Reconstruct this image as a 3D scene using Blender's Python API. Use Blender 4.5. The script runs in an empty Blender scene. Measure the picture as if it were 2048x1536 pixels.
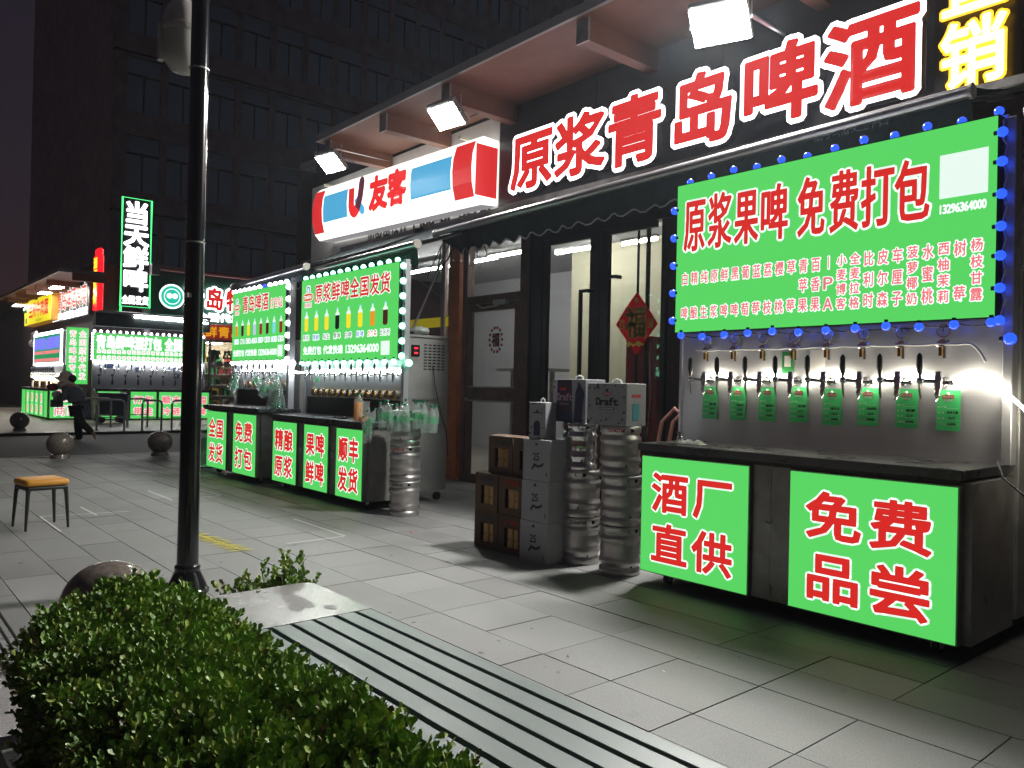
import bpy, bmesh, math, random
from math import sin, cos, pi, radians
from mathutils import Vector, Matrix, noise
random.seed(7)
sc = bpy.context.scene
col = sc.collection

# ------------------------------------------------------------ camera, night sky, exposure
def make_camera():
    y, p, r = radians(49.4555), radians(0.2991), radians(1.2435)
    F = Vector((-sin(y)*cos(p), cos(y)*cos(p), sin(p)))
    r0 = Vector((cos(y), sin(y), 0)); u0 = r0.cross(F)
    R = r0*cos(r) + u0*sin(r); U = -r0*sin(r) + u0*cos(r)
    cam = bpy.data.cameras.new('camera'); o = bpy.data.objects.new('camera', cam); col.objects.link(o)
    m = Matrix((R, U, -F)).transposed().to_4x4(); m.translation = (0, 0, 1.45)
    o.matrix_world = m
    cam.sensor_width = 36; cam.lens = 1573.35/2048*36; cam.clip_end = 500; cam.clip_start = 0.05
    sc.camera = o
make_camera()
w = bpy.data.worlds.new('World'); sc.world = w; w.use_nodes = True
nt = w.node_tree; nt.nodes.clear()
sky = nt.nodes.new('ShaderNodeTexSky'); sky.sky_type = 'NISHITA'; sky.sun_disc = False
sky.sun_elevation = radians(-2.6); sky.sun_rotation = radians(200)
bg = nt.nodes.new('ShaderNodeBackground'); bg.inputs[1].default_value = 0.15
out = nt.nodes.new('ShaderNodeOutputWorld')
tint = nt.nodes.new('ShaderNodeMixRGB'); tint.blend_type = 'MULTIPLY'; tint.inputs[0].default_value = 1; tint.inputs[2].default_value = (.75, .45, .55, 1)
glow = nt.nodes.new('ShaderNodeMixRGB'); glow.blend_type = 'ADD'; glow.inputs[0].default_value = 1; glow.inputs[2].default_value = (.055, .046, .078, 1)   # light of the city in the night sky
nt.links.new(sky.outputs[0], tint.inputs[1]); nt.links.new(tint.outputs[0], glow.inputs[1])
nt.links.new(glow.outputs[0], bg.inputs[0]); nt.links.new(bg.outputs[0], out.inputs[0])
sc.view_settings.view_transform = 'Standard'; sc.view_settings.look = 'None'
sc.view_settings.exposure = 0; sc.view_settings.gamma = 1; sc.view_settings.use_curve_mapping = False
sc.cycles.use_denoising = True
sc.cycles.max_bounces = 7; sc.cycles.transparent_max_bounces = 16; sc.cycles.diffuse_bounces = 3; sc.cycles.glossy_bounces = 4
sc.cycles.sample_clamp_indirect = 6
FLOOD = 900.0

# ------------------------------------------------------------ materials
M = {}
def srgb(r, g, b):
    f = lambda c: (c/255/12.92) if c/255 <= .04045 else ((c/255+.055)/1.055)**2.4
    return (f(r), f(g), f(b), 1)
def mat(name, base, rough=.5, metal=0, emis=None, es=1, nscale=0, namt=.2, bump=0, stretch=None, sample=True, spec=.5, rvar=0, objvar=0, coat=0):
    m = bpy.data.materials.new(name); m.use_nodes = True; n = m.node_tree; b = n.nodes['Principled BSDF']
    if len(base) == 3: base = (*base, 1)
    b.inputs['Base Color'].default_value = base; b.inputs['Roughness'].default_value = rough
    b.inputs['Metallic'].default_value = metal; b.inputs['Specular IOR Level'].default_value = spec
    if coat: b.inputs['Coat Weight'].default_value = coat; b.inputs['Coat Roughness'].default_value = .08
    if emis is not None:
        b.inputs['Emission Color'].default_value = emis if len(emis) == 4 else (*emis, 1); b.inputs['Emission Strength'].default_value = es
        if not sample: m.cycles.emission_sampling = 'NONE'
    if nscale or objvar:
        g = n.nodes.new('ShaderNodeNewGeometry'); src = g.outputs['Position']
        if stretch:
            mp = n.nodes.new('ShaderNodeMapping'); mp.inputs['Scale'].default_value = stretch; n.links.new(src, mp.inputs[0]); src = mp.outputs[0]
        mx = n.nodes.new('ShaderNodeHueSaturation'); mx.inputs['Color'].default_value = base
        if nscale:
            t = n.nodes.new('ShaderNodeTexNoise'); t.inputs['Scale'].default_value = nscale; t.inputs['Detail'].default_value = 6; t.inputs['Roughness'].default_value = .65
            n.links.new(src, t.inputs['Vector'])
            r_ = n.nodes.new('ShaderNodeMapRange'); r_.inputs[1].default_value = .3; r_.inputs[2].default_value = .7; r_.inputs[3].default_value = 1-namt; r_.inputs[4].default_value = 1+namt
            n.links.new(t.outputs[0], r_.inputs[0]); val = r_.outputs[0]
            if bump:
                bp = n.nodes.new('ShaderNodeBump'); bp.inputs['Strength'].default_value = bump; bp.inputs['Distance'].default_value = .01
                n.links.new(t.outputs[0], bp.inputs['Height']); n.links.new(bp.outputs[0], b.inputs['Normal'])
            if rvar:
                rr = n.nodes.new('ShaderNodeMapRange'); rr.inputs[1].default_value = .3; rr.inputs[2].default_value = .7; rr.inputs[3].default_value = max(.02, rough-rvar); rr.inputs[4].default_value = rough+rvar
                n.links.new(t.outputs[0], rr.inputs[0]); n.links.new(rr.outputs[0], b.inputs['Roughness'])
            if objvar:
                oi = n.nodes.new('ShaderNodeObjectInfo'); r2 = n.nodes.new('ShaderNodeMapRange'); r2.inputs[3].default_value = 1-objvar; r2.inputs[4].default_value = 1+objvar
                n.links.new(oi.outputs['Random'], r2.inputs[0]); mu = n.nodes.new('ShaderNodeMath'); mu.operation = 'MULTIPLY'
                n.links.new(val, mu.inputs[0]); n.links.new(r2.outputs[0], mu.inputs[1]); val = mu.outputs[0]
            n.links.new(val, mx.inputs['Value'])
        n.links.new(mx.outputs[0], b.inputs['Base Color'])
    M[name] = m
    return m
def glassmat(name, tint=(1, 1, 1), rough=.0, ior=1.45, body=None, bf=.0):
    m = bpy.data.materials.new(name); m.use_nodes = True; n = m.node_tree; n.nodes.clear()
    o = n.nodes.new('ShaderNodeOutputMaterial'); tr = n.nodes.new('ShaderNodeBsdfTransparent'); tr.inputs[0].default_value = (*tint, 1)
    gl = n.nodes.new('ShaderNodeBsdfGlossy'); gl.inputs['Roughness'].default_value = rough; lw = n.nodes.new('ShaderNodeLayerWeight'); pw = n.nodes.new('ShaderNodeMath'); pw.operation = 'POWER'; pw.inputs[1].default_value = 4.0
    fr = n.nodes.new('ShaderNodeMath'); fr.operation = 'MULTIPLY_ADD'; fr.inputs[1].default_value = .8; fr.inputs[2].default_value = ((ior-1)/(ior+1))**2
    n.links.new(lw.outputs['Facing'], pw.inputs[0]); n.links.new(pw.outputs[0], fr.inputs[0])
    mx = n.nodes.new('ShaderNodeMixShader'); n.links.new(fr.outputs[0], mx.inputs[0]); n.links.new(tr.outputs[0], mx.inputs[1]); n.links.new(gl.outputs[0], mx.inputs[2])
    last = mx
    if body:
        df = n.nodes.new('ShaderNodeBsdfDiffuse'); df.inputs[0].default_value = (*body, 1); m2 = n.nodes.new('ShaderNodeMixShader'); m2.inputs[0].default_value = bf
        n.links.new(mx.outputs[0], m2.inputs[1]); n.links.new(df.outputs[0], m2.inputs[2]); last = m2
    n.links.new(last.outputs[0], o.inputs[0]); M[name] = m
# paving granite: fine speckle, slow stains, value differs stone by stone
def granite(name, base, rough=.42, stain=.25):
    m = bpy.data.materials.new(name); m.use_nodes = True; n = m.node_tree; b = n.nodes['Principled BSDF']; L = n.links
    g = n.nodes.new('ShaderNodeNewGeometry')
    t1 = n.nodes.new('ShaderNodeTexNoise'); t1.inputs['Scale'].default_value = 170; t1.inputs['Detail'].default_value = 3
    t2 = n.nodes.new('ShaderNodeTexNoise'); t2.inputs['Scale'].default_value = 1.7; t2.inputs['Detail'].default_value = 8; t2.inputs['Roughness'].default_value = .62
    t3 = n.nodes.new('ShaderNodeTexNoise'); t3.inputs['Scale'].default_value = 9; t3.inputs['Detail'].default_value = 5; t3.inputs['Distortion'].default_value = 1.5
    oi = n.nodes.new('ShaderNodeObjectInfo')
    for t in (t1, t2, t3): L.new(g.outputs['Position'], t.inputs['Vector'])
    def mr(src, a, b_, c, d):
        r = n.nodes.new('ShaderNodeMapRange'); r.inputs[1].default_value = a; r.inputs[2].default_value = b_; r.inputs[3].default_value = c; r.inputs[4].default_value = d; L.new(src, r.inputs[0]); return r.outputs[0]
    def mul(a, b_):
        k = n.nodes.new('ShaderNodeMath'); k.operation = 'MULTIPLY'; L.new(a, k.inputs[0]); L.new(b_, k.inputs[1]); return k.outputs[0]
    v = mul(mul(mr(t1.outputs[0], .35, .65, .78, 1.22), mr(t2.outputs[0], .35, .65, 1-stain, 1+stain*.5)), mul(mr(t3.outputs[0], .2, .36, .86, 1.0), mr(oi.outputs['Random'], 0, 1, .87, 1.09)))
    hs = n.nodes.new('ShaderNodeHueSaturation'); hs.inputs['Color'].default_value = (*base, 1); L.new(v, hs.inputs['Value']); L.new(hs.outputs[0], b.inputs['Base Color'])
    L.new(mr(t2.outputs[0], .35, .65, rough-.12, rough+.14), b.inputs['Roughness'])
    bp = n.nodes.new('ShaderNodeBump'); bp.inputs['Strength'].default_value = .25; bp.inputs['Distance'].default_value = .004; L.new(t1.outputs[0], bp.inputs['Height']); L.new(bp.outputs[0], b.inputs['Normal'])
    M[name] = m
granite('paving', (.215, .214, .208), .58, .17); granite('paving_far', (.30, .27, .245), .5)
granite('marble', (.34, .325, .32), .16, .12)
mat('gum', (.09, .088, .085), .6)
mat('joint', (.03, .03, .03), .9)
mat('asphalt', (.045, .046, .05), .75, nscale=60, namt=.35, bump=.4)
mat('soil', (.035, .026, .024), .95, nscale=25, namt=.5, bump=.8)
mat('plank', (.080, .120, .106), .42, nscale=5, namt=.07, stretch=(1, 5, 3), rvar=.06, objvar=.06)
mat('steel', (.52, .53, .56), .42, .5, nscale=3, namt=.05, rvar=.05, stretch=(.4, .4, 30))
mat('steel_side', (.46, .47, .45), .45, .6, nscale=2, namt=.14, rvar=.06, stretch=(1, 1, 2))
mat('steel_dark', (.30, .29, .28), .36, .45, nscale=6, namt=.25, rvar=.1)
mat('chrome', (.80, .80, .81), .17, .92)
mat('keg_steel', (.54, .52, .50), .40, .85, nscale=5, namt=.14, rvar=.06, stretch=(1, 1, 3))
mat('keg_bright', (.66, .66, .66), .13, 1, nscale=5, namt=.1, rvar=.04)
mat('black', (.012, .012, .014), .35, nscale=8, namt=.3)
mat('black_gloss', (.010, .010, .013), .16, nscale=2, namt=.3, coat=.4)
mat('dark_hole', (.004, .004, .004), .9)
mat('rubber', (.02, .02, .02), .7)
mat('counter', (.13, .13, .135), .30, .8, nscale=4, namt=.12, rvar=.08)
mat('brass', (.75, .47, .14), .2, 1)
G = srgb(92, 220, 102)
mat('sign_green', (.01, .06, .015), .35, emis=G, es=.93)
mat('sign_green_dim', (.02, .12, .03), .35, emis=srgb(74, 205, 88), es=1.0)
mat('sign_red', (.06, .005, .005), .4, emis=srgb(214, 42, 38), es=.95, sample=False)
mat('sign_white', (.3, .3, .3), .35, emis=srgb(232, 250, 240), es=1.0, sample=False)
mat('letter_white', (.4, .4, .4), .35, emis=(1, .96, 1, 1), es=3)
mat('sign_pink', (.2, .02, .02), .35, emis=srgb(226, 120, 130), es=1.0, sample=False)
mat('sign_black', (.01, .01, .01), .4, emis=srgb(20, 40, 26), es=1, sample=False)
mat('p_yellow', (.1, .1, .01), .4, emis=srgb(250, 226, 40), es=1, sample=False)
mat('p_amber', (.1, .05, .01), .4, emis=srgb(236, 150, 30), es=1, sample=False)
mat('p_brown', (.03, .01, .01), .4, emis=srgb(70, 30, 22), es=1, sample=False)
mat('p_ink', (.01, .01, .01), .4, emis=srgb(16, 18, 20), es=1, sample=False)
mat('p_redbrown', (.06, .01, .01), .4, emis=srgb(150, 45, 30), es=1, sample=False)
mat('p_lilac', (.06, .06, .08), .4, emis=srgb(196, 200, 236), es=1, sample=False)
mat('p_sky', (.06, .06, .08), .4, emis=srgb(130, 220, 232), es=1, sample=False)
mat('p_blue', (.02, .02, .1), .4, emis=srgb(40, 90, 190), es=1, sample=False)
mat('p_violet', (.02, .02, .1), .4, emis=srgb(120, 110, 240), es=1.2, sample=False)
mat('yoke_white', (.5, .48, .42), .4, emis=(1, .965, .87, 1), es=1.6)
mat('yoke_red', (.2, .01, .01), .4, emis=srgb(216, 42, 44), es=1)
mat('yoke_blue', (.02, .1, .2), .4, emis=srgb(78, 170, 214), es=1)
mat('yoke_dark', (.05, .02, .03), .4, emis=srgb(90, 40, 56), es=1, sample=False)
mat('bulb_blue', (.02, .03, .3), .2, emis=(.02, .085, 1, 1), es=1.7)
mat('bulb_green', (.2, .4, .3), .2, emis=(.30, 1, .62, 1), es=5)
mat('bulb_white', (.4, .4, .4), .2, emis=(.93, .93, 1, 1), es=12)
mat('led', (.5, .5, .5), .3, emis=(1, .91, .72, 1), es=46)
mat('led_cool', (.5, .5, .5), .3, emis=(.95, .97, 1, 1), es=60)
mat('flood_glass', (.5, .5, .5), .3, emis=(1, .985, .95, 1), es=FLOOD)
mat('added_fill_lamp', (.5, .5, .5), .3, emis=(.93, .97, 1, 1), es=44)
mat('flood_glass_b', (.5, .5, .5), .3, emis=(1, .985, .95, 1), es=FLOOD*.30)
mat('flood_small', (.5, .5, .5), .3, emis=(1, .93, .82, 1), es=90)
mat('tube', (.5, .5, .5), .3, emis=(1, .98, .94, 1), es=85)
mat('neon_yellow', (.5, .4, .05), .3, emis=(1, .58, .03, 1), es=1.3)
mat('neon_core', (.5, .4, .05), .3, emis=(1, .90, .50, 1), es=1.8, sample=False)
mat('neon_green', (.05, .3, .1), .3, emis=(.1, 1, .28, 1), es=1.6)
mat('neon_red', (.3, .0, .0), .3, emis=(1, .01, .02, 1), es=1.3)
mat('sign_yellow', (.2, .2, .01), .4, emis=srgb(242, 224, 20), es=.95)
mat('sign_orange', (.2, .1, .01), .4, emis=srgb(150, 100, 20), es=.7)
mat('red_led', (.2, 0, 0), .4, emis=(1, .02, .03, 1), es=3)
mat('orange_paint', (.36, .105, .035), .45, nscale=5, namt=.2)
mat('soffit', (.20, .085, .055), .55, nscale=2, namt=.15)
mat('eave_metal', (.30, .29, .29), .45, .3)
mat('brown_frame', (.11, .058, .045), .4, nscale=7, namt=.3)
mat('black_frame', (.014, .015, .020), .32, nscale=7, namt=.3)
mat('maroon_wall', (.035, .016, .020), .5, nscale=5, namt=.3)
mat('fascia_dark', (.028, .027, .038), .45, nscale=3, namt=.25)
mat('fascia_white', (.74, .74, .74), .5, nscale=4, namt=.08)
mat('grey_letter', (.03, .03, .035), .5)
mat('room_grey', (.5, .5, .51), .7); mat('room_beige', (.52, .50, .36), .7); mat('room_floor', (.30, .27, .24), .5)
mat('awning', (.010, .022, .026), .8, nscale=18, namt=.4, bump=.3); mat('awning_green', (.010, .055, .035), .8, nscale=18, namt=.4, bump=.3)
mat('awning_trim', (.40, .42, .42), .6); mat('alu', (.55, .55, .56), .28, .9)
mat('ivory', (.62, .60, .52), .4)
mat('stone_ball', (.16, .135, .115), .18, nscale=28, namt=.35, rvar=.06)
mat('seat_yellow', (.62, .28, .03), .42, nscale=9, namt=.12)
mat('plastic_black', (.02, .02, .022), .45)
mat('carton', (.105, .060, .035), .8, nscale=14, namt=.15); mat('carton_in', (.05, .03, .02), .9); mat('can_gold', (.42, .25, .10), .4, .4)
mat('carton_red', (.35, .04, .03), .7)
mat('carton_white', (.36, .36, .385), .6, nscale=7, namt=.06); mat('print_dark', (.05, .05, .055), .6); mat('print_red', (.45, .03, .03), .5)
mat('print_plum', (.055, .028, .06), .4); mat('print_blue', (.025, .04, .09), .4); mat('print_pink', (.45, .28, .36), .5); mat('print_teal', (.05, .30, .35), .5)
mat('card_green', (.02, .22, .05), .45); mat('card_white', (.75, .75, .73), .5); mat('tag_green', (.06, .58, .17), .5)
m_ = bpy.data.materials.new('fu_red'); m_.use_nodes = True; _n = m_.node_tree; _n.nodes.clear(); _a = _n.nodes.new('ShaderNodeBsdfDiffuse'); _b = _n.nodes.new('ShaderNodeBsdfTranslucent'); _c = _n.nodes.new('ShaderNodeMixShader'); _o = _n.nodes.new('ShaderNodeOutputMaterial')
_a.inputs[0].default_value = (.75, .02, .03, 1); _b.inputs[0].default_value = (.95, .03, .04, 1); _n.links.new(_a.outputs[0], _c.inputs[1]); _n.links.new(_b.outputs[0], _c.inputs[2]); _n.links.new(_c.outputs[0], _o.inputs[0]); M['fu_red'] = m_; mat('fu_gold', (.85, .60, .12), .35, .2)
mat('stripe_yellow', (.65, .55, .02), .4, emis=srgb(200, 180, 20), es=.25)
mat('tower', (.34, .28, .27), .8, nscale=1.5, namt=.25); mat('tower_glass', (.34, .50, .60), .35); mat('tower_frame', (.04, .035, .033), .6)
mat('tower_band', (.035, .034, .038), .7)
mat('cloud_white', (.7, .7, .7), .6)
mat('camera_shell', (.46, .43, .41), .45)
mat('pink_tube', (.45, .20, .16), .4)
mat('yellow_paint', (.55, .48, .05), .7); mat('white_paint', (.6, .6, .58), .7)
mat('beer_amber', (.75, .28, .02), .15, spec=.6, emis=(.8, .25, .01, 1), es=.12); mat('green_plastic', (.02, .22, .10), .35)
mat('leaf_a', (.21, .36, .06), .5, rvar=0, nscale=6, namt=.35); mat('leaf_b', (.15, .27, .05), .5, nscale=6, namt=.35); mat('leaf_c', (.38, .47, .11), .5, nscale=6, namt=.35); mat('leaf_d', (.13, .09, .03), .5)
mat('twig', (.06, .045, .03), .8)
mat('hat', (.6, .52, .44), .8); mat('jacket', (.11, .12, .15), .8, nscale=20, namt=.25); mat('trousers', (.008, .008, .010), .8); mat('skin', (.36, .21, .15), .6); mat('shoe', (.30, .27, .22), .7); mat('hair', (.01, .01, .01), .6)
mat('bag_red', (.20, .02, .03), .6); mat('towel', (.66, .66, .64), .8, nscale=60, namt=.2, bump=.5)
mat('bin_blue', (.03, .05, .07), .5); mat('plastic_bag', (.5, .55, .52), .3)
glassmat('pane', (.86, .88, .88), 0, 1.4); glassmat('bottle', (.93, .97, .95), .03, 1.8, (.85, .92, .9), .16)
glassmat('bottle_green', (.6, .92, .72), .04, 1.5, (.3, .7, .45), .22)
for nm in ('leaf_a', 'leaf_b', 'leaf_c'):
    b = M[nm].node_tree.nodes['Principled BSDF']; b.inputs['Transmission Weight'].default_value = 0

# ------------------------------------------------------------ mesh builder
class MB:
    def __init__(s): s.v = []; s.f = []
    def add(s, vs, fs):
        b = len(s.v); s.v += [tuple(q) for q in vs]; s.f += [tuple(i+b for i in f) for f in fs]; return s
    def box(s, x0, x1, y0, y1, z0, z1):
        return s.add([(x0,y0,z0),(x1,y0,z0),(x1,y1,z0),(x0,y1,z0),(x0,y0,z1),(x1,y0,z1),(x1,y1,z1),(x0,y1,z1)],
                     [(0,3,2,1),(4,5,6,7),(0,1,5,4),(1,2,6,5),(2,3,7,6),(3,0,4,7)])
    def bev(s, x0, x1, y0, y1, z0, z1, b=.006):
        # box with chamfered vertical and top edges
        P = []
        for z, i in ((z0, 0), (z1-b, 0), (z1, b)):
            P += [(x0+i+b,y0+i,z),(x1-i-b,y0+i,z),(x1-i,y0+i+b,z),(x1-i,y1-i-b,z),(x1-i-b,y1-i,z),(x0+i+b,y1-i,z),(x0+i,y1-i-b,z),(x0+i,y0+i+b,z)]
        F = [tuple(range(7,-1,-1)), tuple(range(16,24))]
        for k in (0, 8):
            for j in range(8): F.append((k+j, k+(j+1)%8, k+8+(j+1)%8, k+8+j))
        return s.add(P, F)
    def lathe(s, prof, c=(0,0,0), n=24, M4=None, cap=True):
        V = []; F = []
        for r, z in prof:
            for k in range(n):
                a = 2*pi*k/n; V.append(Vector((r*cos(a), r*sin(a), z)))
        for i in range(len(prof)-1):
            for k in range(n):
                F.append((i*n+k, i*n+(k+1)%n, (i+1)*n+(k+1)%n, (i+1)*n+k))
        if cap: F.append(tuple(range(n-1,-1,-1))); F.append(tuple(range((len(prof)-1)*n, len(prof)*n)))
        if M4: V = [M4 @ q for q in V]
        return s.add([(q[0]+c[0], q[1]+c[1], q[2]+c[2]) for q in V], F)
    def cyl(s, p0, p1, r0, r1=None, n=12):
        p0 = Vector(p0); p1 = Vector(p1); d = p1-p0; q = d.to_track_quat('Z', 'Y').to_matrix().to_4x4()
        return s.lathe([(r0, 0), (r1 if r1 is not None else r0, d.length)], tuple(p0), n, q)
    def tube(s, pts, r, n=8, closed=False):
        pts = [Vector(p) for p in pts]; V = []; F = []; m = len(pts); ref = Vector((0,0,1))
        for i, p in enumerate(pts):
            a = pts[(i-1) % m] if (i or closed) else p; b = pts[(i+1) % m] if (i < m-1 or closed) else p
            d = (b-a).normalized(); u = d.cross(ref)
            if u.length < .05: u = d.cross(Vector((0,1,0)))
            u.normalize(); v2 = u.cross(d); rr = r[i] if isinstance(r, (list, tuple)) else r
            for k in range(n): V.append(p + (u*cos(2*pi*k/n) + v2*sin(2*pi*k/n))*rr)
        for i in range(m if closed else m-1):
            for k in range(n): F.append((i*n+k, i*n+(k+1)%n, ((i+1)%m)*n+(k+1)%n, ((i+1)%m)*n+k))
        if not closed: F.append(tuple(range(n))); F.append(tuple(range(m*n-1, (m-1)*n-1, -1)))
        return s.add(V, F)
    def ball(s, c, r, n=10, m=6, sz=1.0):
        return s.lathe([(max(1e-4, r*sin(pi*i/m)), -r*sz*cos(pi*i/m)) for i in range(m+1)], c, n, None, False)
    def poly(s, pts): return s.add(pts, [tuple(range(len(pts)))])
    def prism(s, prof, x0, x1):  # prof in (y,z), extruded along x
        n = len(prof); V = [(x0, a, b) for a, b in prof] + [(x1, a, b) for a, b in prof]
        F = [tuple(range(n-1,-1,-1)), tuple(range(n, 2*n))] + [(i, (i+1)%n, n+(i+1)%n, n+i) for i in range(n)]
        return s.add(V, F)
    def xf(s, m4, start=0):
        for i in range(start, len(s.v)): s.v[i] = tuple(m4 @ Vector(s.v[i]))
        return s
    def mesh(s, name, mt=None, smooth=False, ang=None):
        me = bpy.data.meshes.new(name); me.from_pydata(s.v, [], s.f)
        if mt: me.materials.append(M[mt] if isinstance(mt, str) else mt)
        if smooth:
            me.polygons.foreach_set('use_smooth', [True]*len(me.polygons))
            try: me.set_sharp_from_angle(angle=radians(ang or 40))
            except Exception: pass
        me.update(); return me
    def build(s, name, mt=None, parent=None, smooth=False, label=None, ang=None, **kw):
        o = bpy.data.objects.new(name, s.mesh(name, mt, smooth, ang)); col.objects.link(o)
        if parent: o.parent = parent
        if label: o['label'] = label
        for k, v in kw.items(): o[k] = v
        return o
def thing(name, label, cat, loc=(0,0,0), rz=0, group=None):
    o = bpy.data.objects.new(name, None); col.objects.link(o); o.location = loc; o.rotation_euler = (0, 0, rz)
    o.empty_display_size = .1; o['label'] = label; o['category'] = cat
    if group: o['group'] = group
    return o
def tag(o, label, cat, group=None, loc=None, rz=0):
    o['label'] = label; o['category'] = cat
    if group: o['group'] = group
    if loc: o.location = loc
    if rz: o.rotation_euler = (0, 0, rz)
    return o
def struct(mb, name, mt, loc=(0,0,0), **k):
    o = mb.build(name, mt, **k); o['kind'] = 'structure'; o.location = loc; return o
def dup(root, loc, rz=None, label=None, group=None):
    r = root.copy(); col.objects.link(r); r.location = loc
    if rz is not None: r.rotation_euler = (0, 0, rz)
    if label: r['label'] = label
    if group: r['group'] = group
    for ch in list(root.children):
        c = ch.copy(); col.objects.link(c); c.parent = r
        for g in list(ch.children):
            d = g.copy(); col.objects.link(d); d.parent = c
    return r

# ------------------------------------------------------------ lettering
_cu = bpy.data.curves.new('glyphs', 'FONT'); _cu.resolution_u = 2
_go = bpy.data.objects.new('glyphs', _cu); col.objects.link(_go)
_gc = {}
def glyph(ch):
    if ch in _gc: return _gc[ch]
    _cu.body = ch; e = _go.evaluated_get(bpy.context.evaluated_depsgraph_get()); m = e.to_mesh()
    V = [(v.co.x, v.co.y) for v in m.vertices]; Fc = [tuple(p.vertices) for p in m.polygons]
    cnt = {}
    for f in Fc:
        for i in range(len(f)):
            a, b = f[i], f[(i+1) % len(f)]; cnt[(a, b)] = cnt.get((a, b), 0)+1
    E = [k for k in cnt if (k[1], k[0]) not in cnt]
    e.to_mesh_clear()
    xs = [v[0] for v in V] or [0, .5]
    _gc[ch] = (V, Fc, E, min(xs), max(xs)); return _gc[ch]
def put(mb, ch, x0, x1, z0, z1, y, grow=0, latin=False, disc=6):
    """one character filling the rectangle, facing -Y; grow thickens the strokes by that many metres"""
    V, Fc, E, a, b = glyph(ch)
    if latin: sx = (x1-x0)/max(b-a, .01) if b-a > .2 else (x1-x0)/.55; ox = x0-a*sx if b-a > .2 else (x0+x1)/2-(a+b)/2*sx; sz = (z1-z0)/.72; oz = z0
    else: sx = (x1-x0)/.95; ox = x0-.025*sx; sz = (z1-z0)/.93; oz = z0+.082*sz
    T = [(ox+v[0]*sx, oz+v[1]*sz) for v in V]
    mb.add([(q[0], y, q[1]) for q in T], Fc)
    if grow > 0:
        for i, j in E:
            p, q = T[i], T[j]; dx, dz = q[0]-p[0], q[1]-p[1]; l = math.hypot(dx, dz)
            if l < 1e-5: continue
            nx, nz = -dz/l*grow, dx/l*grow
            mb.add([(p[0]+nx,y,p[1]+nz),(q[0]+nx,y,q[1]+nz),(q[0]-nx,y,q[1]-nz),(p[0]-nx,y,p[1]-nz)], [(0,3,2,1)])
        if disc:
            for i in set(k for e in E for k in e):
                p = T[i]; mb.add([(p[0]+grow*1.08*cos(2*pi*k/disc+.5), y, p[1]+grow*1.08*sin(2*pi*k/disc+.5)) for k in range(disc)], [tuple(range(disc))])
def line(mb, text, x0, x1, z0, z1, y, grow=0, gap=.08, latin=None, disc=6):
    units = [(.35 if c == ' ' else (.56 if ord(c) < 256 else 1.0)) for c in text]; tot = sum(units)
    k = (x1-x0)/tot; x = x0
    for c, u in zip(text, units):
        if c != ' ':
            lat = ord(c) < 256
            put(mb, c, x+u*k*gap/2, x+u*k*(1-gap/2), z0+(.03*(z1-z0) if lat else 0), z1-(.03*(z1-z0) if lat else 0), y, grow, lat, disc)
        x += u*k
def letters(parent, chars, y, face, edge=None, g0=0, g1=0, name='lettering', disc=6, dy=.002):
    """chars: list of (ch,x0,x1,z0,z1). outlined letters are a coloured face 2 mm proud of its white edge"""
    if edge:
        mb = MB()
        for c in chars: put(mb, c[0], *c[1:5], y, g1, ord(c[0]) < 256, disc)
        mb.build('outline', edge, parent)
    mb = MB()
    for c in chars: put(mb, c[0], *c[1:5], y-dy, g0, ord(c[0]) < 256, disc if g0 > .004 else 0)
    return mb.build(name, face, parent)
def linechars(text, x0, x1, z0, z1, gap=.08):
    units = [(.35 if c == ' ' else (.56 if ord(c) < 256 else 1.0)) for c in text]; k = (x1-x0)/sum(units); x = x0; o = []
    for c, u in zip(text, units):
        if c != ' ': o.append((c, x+u*k*gap/2, x+u*k*(1-gap/2), z0, z1))
        x += u*k
    return o

# ------------------------------------------------------------ ground
struct(MB().box(-16.6, 6, -8, 7.4, -.14, -.012), 'pavement_base', 'joint')
struct(MB().box(-90, -16.6, -40, 60, -.30, -.07), 'road', 'asphalt')
struct(MB().box(6, 60, -40, 60, -.3, -.02), 'ground', 'asphalt')
struct(MB().box(-16.6, 6, -40, -8, -.3, -.02), 'ground_near', 'asphalt')
struct(MB().box(-16.6, 6, 7.4, 60, -.3, -.03), 'ground_behind', 'asphalt')
ys = [7.40]
k = 0
rows = []
yb = [4.92, 4.565, 4.21, 3.852, 3.495, 2.955, 2.65, 2.30, 1.95, 1.607, 1.262, .917, .572, .227]
y = 7.4
top = [7.4-.354*i for i in range(0, 8)]
edges = [7.4, 7.045, 6.69, 6.335, 5.98, 5.63, 5.275] + yb + [.227-.345*i for i in range(1, 22)]
unit = MB().box(-.5, .5, -.5, .5, -.03, 0).mesh('paving_stone', 'paving')
pav = thing('stone_pavement', 'grey granite slab pavement along the beer carts', 'pavement'); pav['kind'] = 'structure'
del pav['category']
stones = []
camF = Vector((-.76, .65))
for r in range(len(edges)-1):
    y1, y0 = edges[r], edges[r+1]
    wide = abs(y1-3.495) < .01
    L_ = .497 if wide else .995
    ph = {True: 0, False: (.497*(r % 2))}[wide] + (random.choice([0, .497]) if not wide and r < 9 else 0)
    x = -1.1565 + ph - L_*40
    while x < 5.9:
        xa, xb = x, min(x+L_, 6)
        if not wide and random.random() < .13: parts = [(xa, xa+.497), (xa+.497, xb)]
        else: parts = [(xa, xb)]
        for a, b in parts:
            a = max(a, -16.45)
            if b-a < .05: continue
            cx, cy = (a+b)/2, (y0+y1)/2; d = cx*-.76+cy*.65; lat = cx*.65+cy*.76
            vis = d > 1.2 and abs(lat) < d*.70+.6
            stones.append((not vis, d, a, b, y0, y1))
        x += L_
stones.sort()
bulk = MB()
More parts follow.
